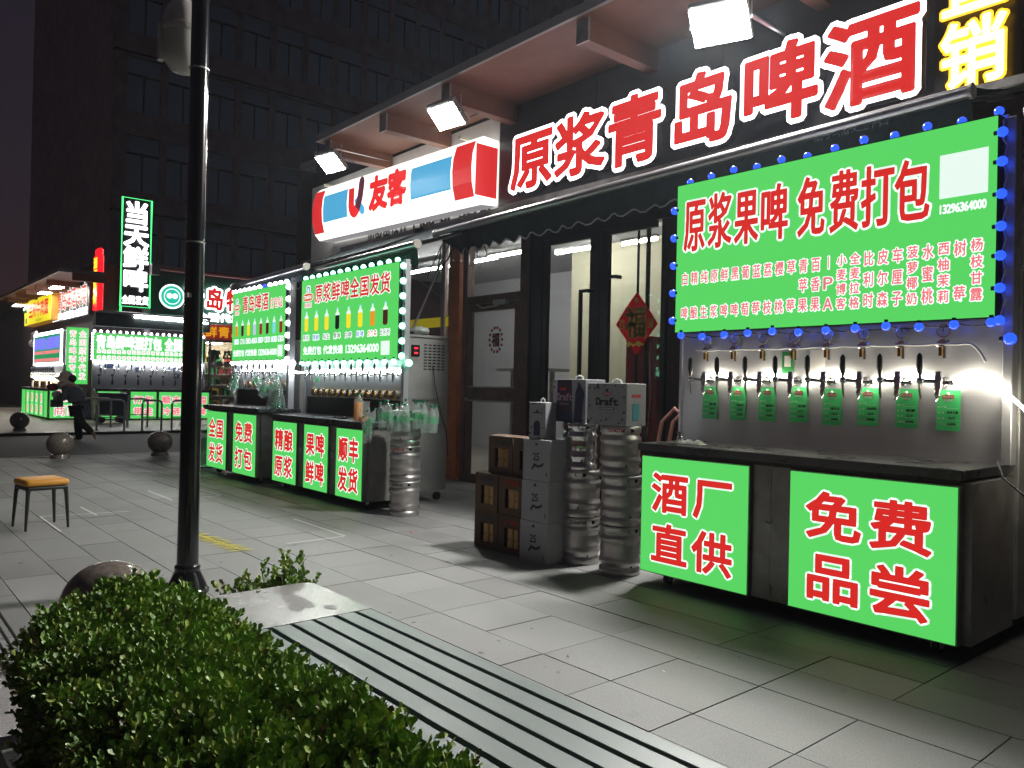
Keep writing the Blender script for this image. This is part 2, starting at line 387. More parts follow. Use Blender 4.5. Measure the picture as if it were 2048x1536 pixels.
for i, (nv, d, a, b, y0, y1) in enumerate(stones):
    g = .0035
    dz = random.uniform(-.0015, .0015)
    if i < 299:
        o = bpy.data.objects.new('paving_stone', unit); col.objects.link(o); o.parent = pav
        o.location = ((a+b)/2, (y0+y1)/2, dz); o.scale = (b-a-2*g, y1-y0-2*g, 1)
    else: bulk.box(a+g, b-g, y0+g, y1-g, -.03, dz)
bulk.build('paving_stones_beyond', 'paving', pav, kind='stuff')
kerb = thing('kerb', 'low granite kerb at the edge of the road', 'kerb'); kerb['kind'] = 'structure'; del kerb['category']
ku = MB().box(-.09, .09, -.49, .49, -.14, .004).mesh('kerb_stone', 'paving')
for i in range(16):
    o = bpy.data.objects.new('kerb_stone', ku); col.objects.link(o); o.parent = kerb; o.location = (-16.54, -7.5+i, 0)
# far pavement across the side road
struct(MB().box(-90, -23.8, -40, 60, -.12, -.006), 'far_pavement', 'joint')
fu = MB()
for i in range(34):
    for j in range(30):
        x1 = -23.99-i*.6; y0 = -2+j*.9+(i % 2)*.45
        fu.box(x1-.594, x1, y0, y0+.894, -.03, 0)
fp = fu.build('far_paving_slabs', 'paving_far'); fp['kind'] = 'stuff'; fp['label'] = 'pale slabs of the pavement beyond the road'
kf = thing('far_kerb', 'kerb of the pavement beyond the road', 'kerb'); kf['kind'] = 'structure'; del kf['category']
for i in range(24):
    o = bpy.data.objects.new('kerb_stone', ku); col.objects.link(o); o.parent = kf; o.location = (-23.89, -5.5+i, 0)
# painted marks and litter on the pavement
mb = MB()
def gstrip(mb, x0, y0, x1, y1, w_, z):
    d = Vector((x1-x0, y1-y0)); n_ = Vector((-d.y, d.x)).normalized()*w_/2
    mb.add([(x0-n_.x,y0-n_.y,z),(x1-n_.x,y1-n_.y,z),(x1+n_.x,y1+n_.y,z),(x0+n_.x,y0+n_.y,z)], [(0,1,2,3)])
gstrip(mb, -9.4, 1.62, -8.4, 1.62, .02, .0045); gstrip(mb, -9.42, 1.62, -9.30, 2.45, .02, .0045)
gstrip(mb, -7.9, 3.72, -6.72, 3.70, .018, .0045); gstrip(mb, -6.72, 3.68, -6.70, 3.1, .018, .0045); gstrip(mb, -10.9, 3.1, -9.9, 3.1, .02, .0045)
gstrip(mb, -11.2, 3.7, -10.0, 3.72, .02, .0045); gstrip(mb, -10.0, 3.7, -9.95, 3.2, .02, .0045); gstrip(mb, -9.9, 2.1, -9.2, 2.11, .02, .0045)
struct(mb, 'white_ground_marking', 'white_paint')
mb = MB()
for i in range(13):
    t = i/12; cx = -7.6+.95*t; cy = 2.60+.06*t; a = random.uniform(-.5, .5)+1.2
    gstrip(mb, cx-.10*cos(a), cy-.10*sin(a), cx+.10*cos(a), cy+.10*sin(a), .028, .005)
gstrip(mb, -7.65, 2.59, -6.7, 2.665, .02, .0042)
struct(mb, 'yellow_ground_marking', 'yellow_paint')
def scrap(x, y, s, mt, label, seed):
    rnd = random.Random(seed); mb = MB(); n = 7
    P = [(s*rnd.uniform(.5, 1)*cos(2*pi*k/n), s*rnd.uniform(.3, .8)*sin(2*pi*k/n), .006+rnd.uniform(0, .012)) for k in range(n)]
    mb.add(P+[(0, 0, .016)], [(k, (k+1) % n, n) for k in range(n)])
    tag(mb.build('paper_scrap', mt), label, 'litter', loc=(x, y, 0))
scrap(-2.44, 2.28, .035, 'card_white', 'crumpled white scrap on the paving just beyond the slatted bench', 1)
scrap(-3.02, 3.02, .012, 'card_white', 'tiny white scrap in the middle of the paving in front of the kegs', 2)
scrap(-2.55, 3.25, .012, 'card_white', 'tiny white scrap on the paving between bench and big green panels', 3)
scrap(-6.5, 4.3, .03, 'carton_red', 'small pink scrap on the paving before the brown crates', 4)

rnd = random.Random(11); mb = MB()   # old gum and drips trodden into the stone
for i in range(150):
    x, y = rnd.uniform(-11, -.6), rnd.uniform(-.5, 4.6); r_ = rnd.choice([.006, .009, .012, .016])*rnd.uniform(.7, 1.2); e_ = rnd.uniform(.6, 1.6)
    mb.add([(x+r_*e_*cos(2*pi*k/8)*rnd.uniform(.8,1.15), y+r_*sin(2*pi*k/8)*rnd.uniform(.8,1.15), .0035) for k in range(8)], [tuple(range(8))])
o = mb.build('gum_spots', 'gum'); o['kind'] = 'stuff'; o['label'] = 'small dark trodden spots scattered on the paving'
# ------------------------------------------------------------ bench of planks with a stone end block
bench = thing('slatted_bench', 'long low bench with pale blue-grey planks and dark gaps beside the hedge', 'bench', (-3.17, 1.31, 0))
yy = [(.499, .571), (.397, .487), (.291, .384), (.189, .281), (.093, .178), (.0, .079)]
for a, b in yy:
    MB().bev(.004, 3.9, a+.0035, b-.0035, .385, .42, .003).build('plank', 'plank', bench)
MB().box(.15, 3.9, .06, .50, .0, .33).build('base', 'black', bench)
for x in (.3, 1.5, 2.7): MB().box(x, x+.06, .02, .55, .33, .384).build('cross_bearer', 'black', bench)
blk = MB(); P = []
for z in (0, .42):
    P += [(-.62,.0,z),(-.002,.0,z),(-.002,.575,z),(-.56,.578,z),(-.60,.565,z),(-.62,.52,z)]
blk.add(P, [(5,4,3,2,1,0),(6,7,8,9,10,11)]+[(i,(i+1)%6,6+(i+1)%6,6+i) for i in range(6)])
blk.build('end_block', 'marble', bench)
st = MB()
for cx, cy, sx, sy in ((-.30, .36, .16, .055), (-.13, .44, .06, .03), (-.2, .3, .07, .03)):
    st.add([(cx+sx*random.uniform(.7, 1)*cos(2*pi*k/14), cy+sy*random.uniform(.7, 1)*sin(2*pi*k/14), .4215) for k in range(14)], [tuple(range(14))])
st.build('stain', 'paving', bench)
# drain slots and edging at the left of the planter
dr = thing('drain_channel', 'three dark parallel drain slots in the paving at the left edge', 'drain', (-7.2, .6, 0))
for yv in (.0925, .135, .178):
    MB().box(0, 2.5, yv-.005, yv+.005, .0005, .004).build('slot', 'dark_hole', dr)
MB().box(2.55, 3.6, -.75, .19, 0, .05).build('edging_slab', 'marble', dr)
struct(MB().box(-3.9, 2, -3, .50, -.01, .02), 'planting_soil', 'soil')

# ------------------------------------------------------------ foliage
def leaf(mb, c, d, up, L, W):
    s = d.cross(up)
    if s.length < 1e-3: return
    s.normalize(); n_ = s.cross(d)
    b = len(mb.v)
    mb.v += [tuple(c), tuple(c+d*L*.35+s*W*.34+n_*L*.05), tuple(c+d*L*.74+s*W*.52+n_*L*.07), tuple(c+d*L), tuple(c+d*L*.74-s*W*.52+n_*L*.07), tuple(c+d*L*.35-s*W*.34+n_*L*.05), tuple(c+d*L*.55-n_*L*.03)]
    mb.f += [(b,b+1,b+6),(b+1,b+2,b+6),(b+2,b+3,b+6),(b+3,b+4,b+6),(b+4,b+5,b+6),(b+5,b,b+6)]
def sprig(buckets, base, ax, rnd, n=9, ln=.07, L=.0238):
    ax = ax.normalized(); ref = Vector((rnd.uniform(-1,1), rnd.uniform(-1,1), rnd.uniform(-1,1))).normalized(); u = ax.cross(ref).normalized(); v_ = ax.cross(u)
    bi = rnd.choices([0,1,2,3], [.44,.34,.19,.03])[0]
    for i in range(n):
        t = (i+.5)/n; a = i*2.4+rnd.uniform(-.4,.4); side = u*cos(a)+v_*sin(a)
        d = (side*(1.0-.55*t)+ax*(.55+.8*t)).normalized(); s = L*rnd.uniform(.75, 1.2)
        leaf(buckets[bi if rnd.random() < .8 else rnd.choice([0,1,2])], base+ax*ln*t, d, (ax+side*.2).normalized(), s, s*.72)
def foliage_build(buckets, parent, name='foliage'):
    out = None
    for mb, nm in zip(buckets, ('leaf_a', 'leaf_b', 'leaf_c', 'leaf_d')):
        if mb.f: out = mb.build(name, nm, parent, smooth=True, ang=80, kind='stuff')
    return out
hedge = thing('box_hedge', 'clipped dark green box hedge in the left foreground', 'hedge', (-2.2, .9, 0))
rnd = random.Random(3); B = [MB() for _ in range(4)]
def inside(x, y):  # plan of the hedge: corner cut back on both far ends
    return min((x+3.56)/.20, (y-.50)/.22, (1.17-y)/.12, ((x+3.56)*.7+(y-.50)-.16)/.25, ((x+3.52)+(1.17-y)*.8-.05)/.25)
def hz(x, y):  # height of the clipped top
    e = max(0, min(inside(x, y), 1))
    return .445+.12*math.sqrt(min(1, e)) + .07*math.exp(-((x+3.33)/.2)**2-((y-.86)/.17)**2) + .05*noise.noise(Vector((x*3.2, y*3.2, 0))) + .05*noise.noise(Vector((x*9, y*9, 4)))
for i in range(7600):
    x = -3.55+rnd.random()**.9*3.5 if i % 3 else -3.55+rnd.random()*1.9; y = rnd.uniform(.50, 1.18)
    if inside(x, y) < -.1: continue
    z = hz(x, y)-rnd.random()**2*.06-.04
    ax = Vector((rnd.gauss(0,.35), rnd.gauss(0,.35), 1.0)) + Vector((-.7*max(0, 1-(x+3.66)/.25), -.8*max(0, 1-(y-.46)/.12)+.8*max(0, 1-(1.28-y)/.12), 0))
    sprig(B, Vector((x+2.2, y-.9, z)), ax, rnd, n=rnd.randint(8, 12), ln=rnd.uniform(.05, .095))
for i in range(3600):  # faces of the hedge
    f = rnd.random()
    z = rnd.uniform(.05, .5)
    if f < .3: x, y, ax = -3.50+rnd.uniform(-.03,.03), rnd.uniform(.78, 1.05), Vector((-1, 0, .5))
    elif f < .65: x, y, ax = rnd.uniform(-3.05, -.4), .54+rnd.uniform(-.03,.03), Vector((0, -1, .5))
    else: x, y, ax = rnd.uniform(-3.4, -.4), 1.16+rnd.uniform(-.03,.02), Vector((0, .8, .8))
    sprig(B, Vector((x+2.2, y-.9, z)), ax+Vector((rnd.gauss(0,.3), rnd.gauss(0,.3), rnd.gauss(0,.3))), rnd, n=8)
foliage_build(B, hedge)
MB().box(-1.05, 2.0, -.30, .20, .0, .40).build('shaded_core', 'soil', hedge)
tw = MB()
for i in range(60):
    x = rnd.uniform(-1.4, 1.9); y = rnd.uniform(-.38, .33); tw.cyl((x, y, 0), (x+rnd.uniform(-.05,.05), y+rnd.uniform(-.04,.04), .46), .006, .003, 5)
tw.build('twigs', 'twig', hedge, kind='stuff')
shrub = thing('small_shrub', 'small leafy shoots poking up behind the stone bench end', 'shrub', (-3.95, 1.72, 0))
B = [MB() for _ in range(4)]; tw = MB()
for i in range(40):
    bx, by = rnd.uniform(-.05, .13), rnd.choice([rnd.uniform(-.02, .20), rnd.uniform(-.02, .20), rnd.uniform(-.22, .0)]); h = rnd.uniform(.36, .535) if by > .02 else rnd.uniform(.32, .42)
    tip = Vector((bx+rnd.gauss(0,.035), by+rnd.gauss(0,.035), h)); tw.cyl((bx, by, 0), tuple(tip), .004, .002, 5)
    for k in range(7):
        t = .55+.45*k/6; p = Vector((bx, by, 0)).lerp(tip, t); sprig(B, p, Vector((rnd.gauss(0,.6), rnd.gauss(0,.6), 1)), rnd, n=9, ln=.05, L=.028)
foliage_build(B, shrub); tw.build('stems', 'twig', shrub, kind='stuff')
planter_left = thing('low_shrub', 'sprig of green leaves at the left edge over the edging slab', 'shrub', (-3.3, .34, 0))
B = [MB() for _ in range(4)]; tw = MB()
for i in range(6):
    tip = Vector((rnd.gauss(0,.03), rnd.gauss(0,.03), rnd.uniform(.3,.44))); tw.cyl((0,0,0), tuple(tip), .004, .002, 5)
    for k in range(5): sprig(B, tip*(.6+.1*k), Vector((rnd.gauss(0,.6), rnd.gauss(0,.6), 1)), rnd, n=7, ln=.04, L=.022)
foliage_build(B, planter_left); tw.build('stems', 'twig', planter_left, kind='stuff')

# ------------------------------------------------------------ lamp post, security camera, stone balls, stool
post = thing('lamp_post', 'tall glossy black lamp post rising from behind the hedge', 'lamp post', (-5.56, 1.85, 0))
MB().lathe([(.072,.15),(.068,.6),(.060,3.0),(.056,7.5),(.05,10.3)], n=32).build('pole', 'black_gloss', post, True)
MB().lathe([(.145,0),(.145,.02),(.130,.035),(.118,.07),(.092,.125),(.082,.155),(.086,.172),(.080,.185),(.072,.19)], n=32).build('flared_base', 'black_gloss', post, True)
for i in range(4):
    a = pi/4+i*pi/2; MB().cyl((.134*cos(a), .134*sin(a), .02), (.134*cos(a), .134*sin(a), .036), .008, n=6).build('bolt', 'steel_dark', post)
mb = MB()
for z in (2.4, 3.6): mb.lathe([(.0665,z),(.0665,z+.012)], n=24)
mb.build('clamp_band', 'steel_dark', post)
MB().box(.02, .07, -.066, -.055, 2.02, 2.05).build('number_plate', 'steel', post)
MB().cyl((0,0,10.2), (0,0,10.35), .07, .16, 16).build('lamp_collar', 'black_gloss', post)
MB().ball((0,0,10.55), .24, 20, 12).build('added_fill_globe', 'added_fill_lamp', post, True)  # lit globe out of view, added as fill for hedge, kegs and carts
MB().cyl((0,0,10.74), (0,0,10.8), .26, .12, 20).build('lamp_cap', 'black_gloss', post)
cam_t = thing('security_camera', 'white dome security camera hung beside the lamp post', 'camera', (-5.93, 1.86, 3.66))
MB().lathe([(.02,.02),(.085,.045),(.135,.11),(.152,.19),(.154,.30)], n=32).build('lower_dome', 'camera_shell', cam_t, True)
MB().lathe([(.160,.30),(.166,.31),(.166,.345),(.150,.355),(.148,.42),(.115,.50),(.07,.54),(.045,.55)], n=32).build('hood', 'camera_shell', cam_t, True)
MB().box(-.03, .03, -.175, -.14, .08, .34).build('side_rib', 'camera_shell', cam_t)
MB().cyl((0,0,.54), (0,0,.95), .035, n=16).build('hanger_pipe', 'camera_shell', cam_t)
MB().cyl((0,0,.93), (.20,.17,.93), .028, n=10).build('arm', 'camera_shell', cam_t)
MB().tube([(-.03,-.03,.54),(-.07,-.02,.60),(-.04,.0,.68),(.0,-.05,.64),(-.02,0,.74)], .007, 5).build('cable', 'black', cam_t)
def ballstone(x, y, label, r=.235):
    t = thing('stone_bollard', label, 'bollard', (x, y, 0), group='round stone bollards')
    MB().ball((0,0,.045+r*.96), r, 32, 20, .96).build('ball', 'stone_ball', t, True, ang=80)
    MB().lathe([(.16,-.08),(.16,.02),(.13,.075)], n=24).build('foot', 'stone_ball', t, True)
    return t
ballstone(-4.50, 1.10, 'polished round stone bollard half hidden behind the hedge'); 
ballstone(-16.15, 3.07, 'round stone bollard nearest the yellow stool at the road edge', .225)
ballstone(-16.0, 4.75, 'round stone bollard at the road edge just left of the lamp post', .225)
ballstone(-25.1, 3.78, 'round stone bollard beyond the road left of the walking person', .24)
stool = thing('stool', 'square stool with a yellow cushion and four black legs', 'stool', (-8.80, 1.52, 0), radians(8))
s2 = .185
def softbox(x0,x1,y0,y1,z0,z1,r,n=4):
    V=[];F=[]; m=4*(n+1); lv=[]
    for k in range(n+1):
        a=pi/2*k/n; lv.append((z0+r*.5-r*.5*cos(a), r*.5*(1-sin(a))))
    for k in range(n+1):
        a=pi/2*k/n; lv.append((z1-r*.6+r*.6*sin(a), r*(1-cos(a))))
    for z,i in lv:
        for (cx,cy,a0) in ((x1-r,y1-r,0),(x0+r,y1-r,pi/2),(x0+r,y0+r,pi),(x1-r,y0+r,3*pi/2)):
            for k in range(n+1):
                a=a0+pi/2*k/n; rr=max(r-i,.002) if i<r else .002; V.append((cx+rr*cos(a),cy+rr*sin(a),z))
    for j in range(len(lv)-1):
        for k in range(m): F.append((j*m+k,j*m+(k+1)%m,(j+1)*m+(k+1)%m,(j+1)*m+k))
    F.append(tuple(range(m-1,-1,-1))); F.append(tuple(range((len(lv)-1)*m,len(lv)*m)))
    return MB().add(V,F)
softbox(-s2-.01, s2+.01, -s2-.01, s2+.01, .415, .478, .045).build('cushion', 'seat_yellow', stool, True, ang=50)
softbox(-s2, s2, -s2, s2, .375, .416, .03).build('seat_frame', 'plastic_black', stool, True, ang=50)
for sx in (-1, 1):
    for sy in (-1, 1):
        MB().tube([(sx*.16,sy*.16,.39),(sx*.168,sy*.168,.33),(sx*.185,sy*.185,0)], [.024,.019,.012], 8).build('leg', 'plastic_black', stool, True)

# ------------------------------------------------------------ near shop building
shop = thing('shop_building', 'single storey brown shop with dark fascia and wide overhanging eave', 'building', (-9, 7.4, 0))
def sb(name, mt, *boxes, **k):
    mb = MB()
    for b in boxes: mb.box(b[0]+9, b[1]+9, b[2]-7.4, b[3]-7.4, b[4], b[5])
    return mb.build(name, mt, shop, **k)
sb('orange_pillar', 'orange_paint', (-10.17, -9.90, 7.34, 7.60, 0, 4.0))
sb('shop_wall', 'maroon_wall', (-5.86, 4.5, 7.40, 7.55, 0, 4.0))
sb('shop_wall', 'maroon_wall', (-16.2, -14.8, 7.4, 7.55, 0, 4))
sb('header', 'brown_frame', (-14.8, -5.86, 7.41, 7.55, 3.90, 4.0))
sb('dark_fascia', 'fascia_dark', (-8.93, 4.5, 7.30, 7.60, 4.0, 6.2))
sb('white_fascia', 'fascia_white', (-15.0, -8.935, 7.32, 7.60, 3.95, 5.46))
sb('upper_wall', 'fascia_dark', (-15.0, -8.94, 7.40, 7.60, 5.46, 6.2))
sb('fascia_seam', 'black', *[(x, x+.012, 7.296, 7.30, 4.05, 5.48) for x in (-7.0, -5.1, -3.1, -1.2)])
sb('roof', 'eave_metal', (-16.2, 4.5, 7.6, 15, 6.1, 6.25), (-12.15, 4.5, 6.0, 7.6, 5.56, 5.60))
sb('soffit', 'soffit', (-12.13, 4.5, 6.02, 7.30, 5.50, 5.555))
sb('eave_edge', 'eave_metal', (-12.17, 4.5, 5.975, 6.02, 5.49, 5.60), (-12.17, -12.13, 6.02, 7.30, 5.49, 5.60))
for x in (-12.05, -10.3, -8.7, -6.15, -4.0, -2.0):
    sb('eave_beam', 'soffit', (x, x+.16, 6.12, 7.30, 5.25, 5.50))
    sb('beam_end', 'steel_dark', (x-.01, x+.17, 6.09, 6.12, 5.24, 5.50))
sb('side_wall', 'maroon_wall', (-16.2, -16.05, 7.55, 15, 0, 6.1), (4.35, 4.5, 7.55, 15, 0, 6.1), (-16.2, 4.5, 14.9, 15.05, 0, 6.1))
sb('room_ceiling', 'room_grey', (-16.0, 4.3, 7.56, 14.9, 4.02, 4.1))
sb('room_floor', 'room_floor', (-16.0, 4.3, 7.45, 14.9, -.02, .02))
sb('back_wall', 'room_grey', (-16.0, -10.3, 12.0, 12.1, .02, 4.02))
sb('beige_wall', 'room_beige', (-10.3, 4.3, 10.2, 10.3, .02, 4.02))
sb('partition', 'room_grey', (-10.3, -10.2, 10.3, 12, .02, 4.02))
# glazing left of the pillar
def frame(name, mt, x0, x1, z0, z1, t=.05, y0=7.40, y1=7.47):
    return sb(name, mt, (x0, x1, y0, y1, z0, z0+t), (x0, x1, y0, y1, z1-t, z1), (x0, x0+t, y0+.001, y1-.001, z0+t, z1-t), (x1-t, x1, y0+.001, y1-.001, z0+t, z1-t))
for x0, x1 in ((-14.8, -12.6), (-12.6, -10.42), (-10.42, -10.17)):
    f = frame('window_frame', 'alu', x0, x1, .3, 3.90)
    mb = MB().box(x0+.05+9, x1-.05+9, .03, .036, .35, 3.85); mb.build('pane', 'pane', f)
sb('window_plinth', 'brown_frame', (-14.8, -10.17, 7.41, 7.55, 0, .3))
sb('window_stripe', 'stripe_yellow', (-12.5, -10.46, 7.424, 7.428, 2.42, 2.58), (-10.36, -10.18, 7.424, 7.428, 2.42, 2.58))
# brown door with transom
f = frame('door_frame', 'brown_frame', -9.83, -8.36, 0, 3.90, .11, 7.36, 7.50)
MB().box(-.72, .53, -.03, .09, 2.72, 2.84).build('transom_bar', 'brown_frame', f)
MB().box(-.70, .51, .02, .026, 2.85, 3.78).build('transom_pane', 'pane', f)
dl = sb('door_leaf', 'brown_frame', (-9.71, -9.60, 7.37, 7.42, .02, 2.71), (-8.59, -8.48, 7.37, 7.42, .02, 2.71), (-9.6, -8.59, 7.371, 7.419, 2.6, 2.71), (-9.6, -8.59, 7.371, 7.419, 1.24, 1.47), (-9.6, -8.59, 7.371, 7.419, .02, .13))
MB().box(-.6, .41, -.01, -.004, 1.47, 2.6).build('pane', 'pane', dl)
MB().box(-.6, .41, -.01, -.004, .13, 1.24).build('pane', 'pane', dl)
MB().box(-.62, .43, -.045, -.032, 1.45, 1.47).box(-.62, .43, -.045, -.032, 1.235, 1.26).build('kick_bar', 'steel_dark', dl)
MB().ball((-.66, -.05, 1.27), .03, 12, 8).build('door_knob', 'steel', dl, True)
cl = MB().box(.02, .30, -.12, -.045, 2.67, 2.74); cl.build('door_closer', 'steel', dl)
MB().tube([(.1,-.08,2.66),(-.25,-.10,2.64),(-.45,-.05,2.70)], .010, 6).build('closer_arm', 'steel', dl)
# black jambs and the pair of tall glass doors
sb('door_jamb', 'brown_frame', (-8.36, -8.26, 7.34, 7.52, 0, 3.9)); sb('dark_jamb', 'black_frame', (-8.26, -8.02, 7.37, 7.52, 0, 3.9))
sb('lintel', 'black_frame', (-8.02, -5.86, 7.37, 7.52, 3.50, 3.9))
for x0, x1, hx in ((-8.02, -6.95, -7.17), (-6.93, -5.88, -6.70)):
    g = sb('glass_door', 'black_frame', (x0, x0+.09 if x0 < -7 else x0+.13, 7.38, 7.44, .02, 3.5), (x1-.17 if x0 < -7 else x1-.07, x1, 7.38, 7.44, .02, 3.5), (x0+.13, x1-.17, 7.381, 7.439, 3.42, 3.5), (x0+.13, x1-.17, 7.381, 7.439, .02, .14))
    MB().box(x0+9.09, x1+9-.07, .0, .006, .14, 3.42).build('pane', 'pane', g)
    zt = 2.70 if x0 < -7 else 2.84
    MB().box(hx+9-.02, hx+9+.02, -.15, -.11, .45, zt).box(hx+9-.02, hx+9+.13, -.149, -.111, zt, zt+.04).box(hx+9+.09, hx+9+.13, -.11, -.02, zt, zt+.04).box(hx+9-.02, hx+9+.13, -.149, -.111, .41, .45).build('pull_handle', 'black_frame', g)
sb('wall_joint', 'steel_dark', (-5.78, -5.3, 7.394, 7.40, 2.52, 2.535))
sb('hanging_wire', 'black_frame', (-7.60, -7.55, 7.9, 7.93, .02, 3.9), (-7.2, -7.17, 8.4, 8.42, .02, 3.9), (-6.62, -6.57, 7.9, 7.93, .02, 3.9), (-6.0, -5.95, 7.9, 7.93, .02, 3.9))
# phone line painted on the white fascia
mb = MB(); line(mb, '加盟电话', 9-12.75, 9-11.65, 4.0, 4.34, -.084, .006, disc=0); line(mb, '400-67-32707', 9-11.10, 9-9.05, 4.04, 4.47, -.084, .014, .0, disc=0)
mb.build('lettering', 'grey_letter', shop)
MB().tube([(9-11.38+.20*cos(a*pi/12), -.085, 4.13+.20*sin(a*pi/12)) for a in range(24)], .018, 6, True).build('telephone_emblem', 'grey_letter', shop)
MB().tube([(9-11.44, -.085, 4.22), (9-11.47, -.085, 4.13), (9-11.42, -.085, 4.04), (9-11.35,-.085,4.0)], [.035,.02,.02,.035], 6).build('telephone_receiver', 'grey_letter', shop)
# tube lamps in the room
def tubelamp(x0, x1, y, z, label):
    t = thing('tube_lamp', label, 'lamp', ((x0+x1)/2, y, z), group='tube lamps inside the shop'); h = (x1-x0)/2
    MB().box(-h, h, -.04, .04, .03, .07).build('fitting', 'card_white', t)
    MB().cyl((-h+.01, 0, 0), (h-.01, 0, 0), .022, n=10).build('tube', 'tube', t)
tubelamp(-14.0, -12.45, 9.0, 3.80, 'lit ceiling tube farthest left behind the shop window'); tubelamp(-12.2, -11.0, 9.0, 3.80, 'lit ceiling tube between window and orange pillar')
tubelamp(-10.75, -9.5, 8.6, 3.72, 'lit ceiling tube seen over the brown door'); tubelamp(-9.9, -8.7, 9.4, 3.80, 'lit ceiling tube above the left glass door'); tubelamp(-8.2, -7.5, 9.2, 3.72, 'short lit tube behind the right glass door')
# goods inside
def plainbox(x, y, z, sx, sy, sz, mt, name, label, cat):
    t = thing(name, label, cat, (x, y, z)); MB().bev(0, sx, 0, sy, 0, sz, .008).build('body', mt, t)
    MB().box(sx*.46, sx*.54, -.002, sy+.002, sz, sz+.002).build('tape', 'card_white', t); return t
plainbox(-6.35, 8.5, .02, .50, .4, 1.85, 'can_gold', 'carton_stack', 'yellow carton stack behind the right glass door', 'carton')
plainbox(-7.55, 8.6, .02, .45, .4, 2.2, 'print_red', 'red_display', 'red display stand behind the left glass door', 'display stand')
ex = thing('indoor_table', 'grey table seen through the upper pane of the brown door', 'table', (-10.0, 9.0, 0)); MB().box(-.6, .6, -.3, .3, 1.74, 1.79).build('top', 'steel_dark', ex)
for sx in (-.5, .5): MB().box(sx-.03, sx+.03, -.03, .03, .02, 1.74).build('leg', 'steel_dark', ex)
# security: flap sign paper on the glass
fu_ = thing('fortune_sign', 'red diamond paper with gold fortune character on the glass door', 'door sign', (-6.29, 7.352, 2.27))
mb = MB(); mb.add([(0,0,-.385),(.165,-.004,-.2),(.33,.0,-.02),(.17,-.006,.19),(0,0,.385),(-.17,-.006,.2),(-.335,0,.0),(-.165,-.004,-.19),(0,-.012,0)], [(i,(i+1)%8,8) for i in range(8)])
mb2 = MB(); mb2.v = [(x,y+.004,z) for x,y,z in mb.v]; mb.build('paper', 'fu_red', fu_)
mb = MB(); put(mb, '福', -.155, .165, -.17, .20, -.017, .014); line(mb, '招财', .185, .27, -.06, .06, -.013, .001, disc=0); line(mb, '进宝', -.27, -.18, -.06, .06, -.013, .001, disc=0); line(mb, '福', -.03, .03, .25, .31, -.013, .001, disc=0)
mb.add([(-.14+.28*i/9, -.0165, -.235+.02*sin(i*1.3)) for i in range(10)]+[(-.12+.24*(9-i)/9, -.0165, -.275+.015*sin(i*2)) for i in range(10)], [tuple(range(20))]); mb.build('lettering', 'fu_gold', fu_)
f2 = thing('paper_cutting', 'small red round paper cutting on the brown door pane', 'door sign', (-9.0, 7.365, 2.16))
mb = MB()
for i in range(14): a = 2*pi*i/14; mb.ball((.15*cos(a), 0, .15*sin(a)*1.2), .026, 8, 4)
put(mb, '福', -.085, .085, -.10, .10, -.004, .008); mb.xf(Matrix.Scale(.25, 4, (0,1,0))); mb.build('lettering', 'print_red', f2)

# ------------------------------------------------------------ sign boxes on the fascia
yk = thing('convenience_store_sign', 'white glowing sign box with red and blue bands', 'sign', (-8.965, 7.31, 4.10)); yk.rotation_euler = (0, radians(1.3), 0)
pf = [(-.02,.02),(-.30,.0),(-.40,.10),(-.455,.30),(-.47,.52),(-.455,.72),(-.40,.90),(-.30,.985),(-.02,.97)]
W = 5.05
mat('yoke_under_glow', (.4, .4, .4), .5, emis=(.24, .23, .24, 1), es=1)  # glow added to the box underside to brighten the white fascia
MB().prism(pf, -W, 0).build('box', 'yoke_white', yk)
MB().prism([(-.30,-.003),(-.29,-.012),(-.02,.006),(-.02,.015)], -W, 0).build('underside', 'yoke_under_glow', yk)
def yband(x0, x1, z0, z1, mt, d=.010, name='band'):
    pts = []
    for z in sorted([z0, z1]+[q[1] for q in pf if z0 < q[1] < z1]):
        for a, b in zip(pf, pf[1:]):
            if a[1] <= z <= b[1]: t = (z-a[1])/(b[1]-a[1]); pts.append((a[0]+(b[0]-a[0])*t-d, z)); break
    mb = MB(); n = len(pts); mb.add([(x0,a,b) for a,b in pts]+[(x1,a,b) for a,b in pts], [(i,i+1,n+i+1,n+i)[::-1] for i in range(n-1)]); return mb.build(name, mt, yk)
yband(-.50, -.03, .10, .90, 'yoke_red'); yband(-1.63, -.54, .27, .77, 'yoke_blue'); yband(-4.60, -3.68, .27, .77, 'yoke_blue'); yband(-W+.02, -4.64, .10, .90, 'yoke_red')
MB().add([(.005,-.43,.12),(.005,-.03,.12),(.005,-.03,.86),(.005,-.43,.86)], [(0,1,2,3)]).build('end_band', 'yoke_red', yk)
mb = MB()
for c, x0, x1 in (('友', -2.86, -2.30), ('客', -2.27, -1.74)): put(mb, c, x0, x1, .26, .80, -.492, .035)
mb.build('lettering', 'yoke_red', yk)
def ribbon(pts, w_, y): 
    mb = MB()
    for (x0,z0),(x1,z1) in zip(pts, pts[1:]):
        dx, dz = x1-x0, z1-z0; l = math.hypot(dx, dz); nx, nz = -dz/l*w_/2, dx/l*w_/2
        mb.add([(x0+nx,y,z0+nz),(x1+nx,y,z1+nz),(x1-nx,y,z1-nz),(x0-nx,y,z0-nz)], [(0,3,2,1)])
        mb.add([(x1+w_/2*cos(k*pi/4), y, z1+w_/2*sin(k*pi/4)) for k in range(8)], [tuple(range(8))])
    return mb
ribbon([(-3.50,.74),(-3.50,.42),(-3.44,.33),(-3.36,.30),(-3.28,.36)], .20, -.490).build('emblem', 'yoke_red', yk)
ribbon([(-3.28,.36),(-3.20,.50),(-3.17,.62),(-3.14,.80)], .19, -.494).build('emblem', 'yoke_dark', yk)
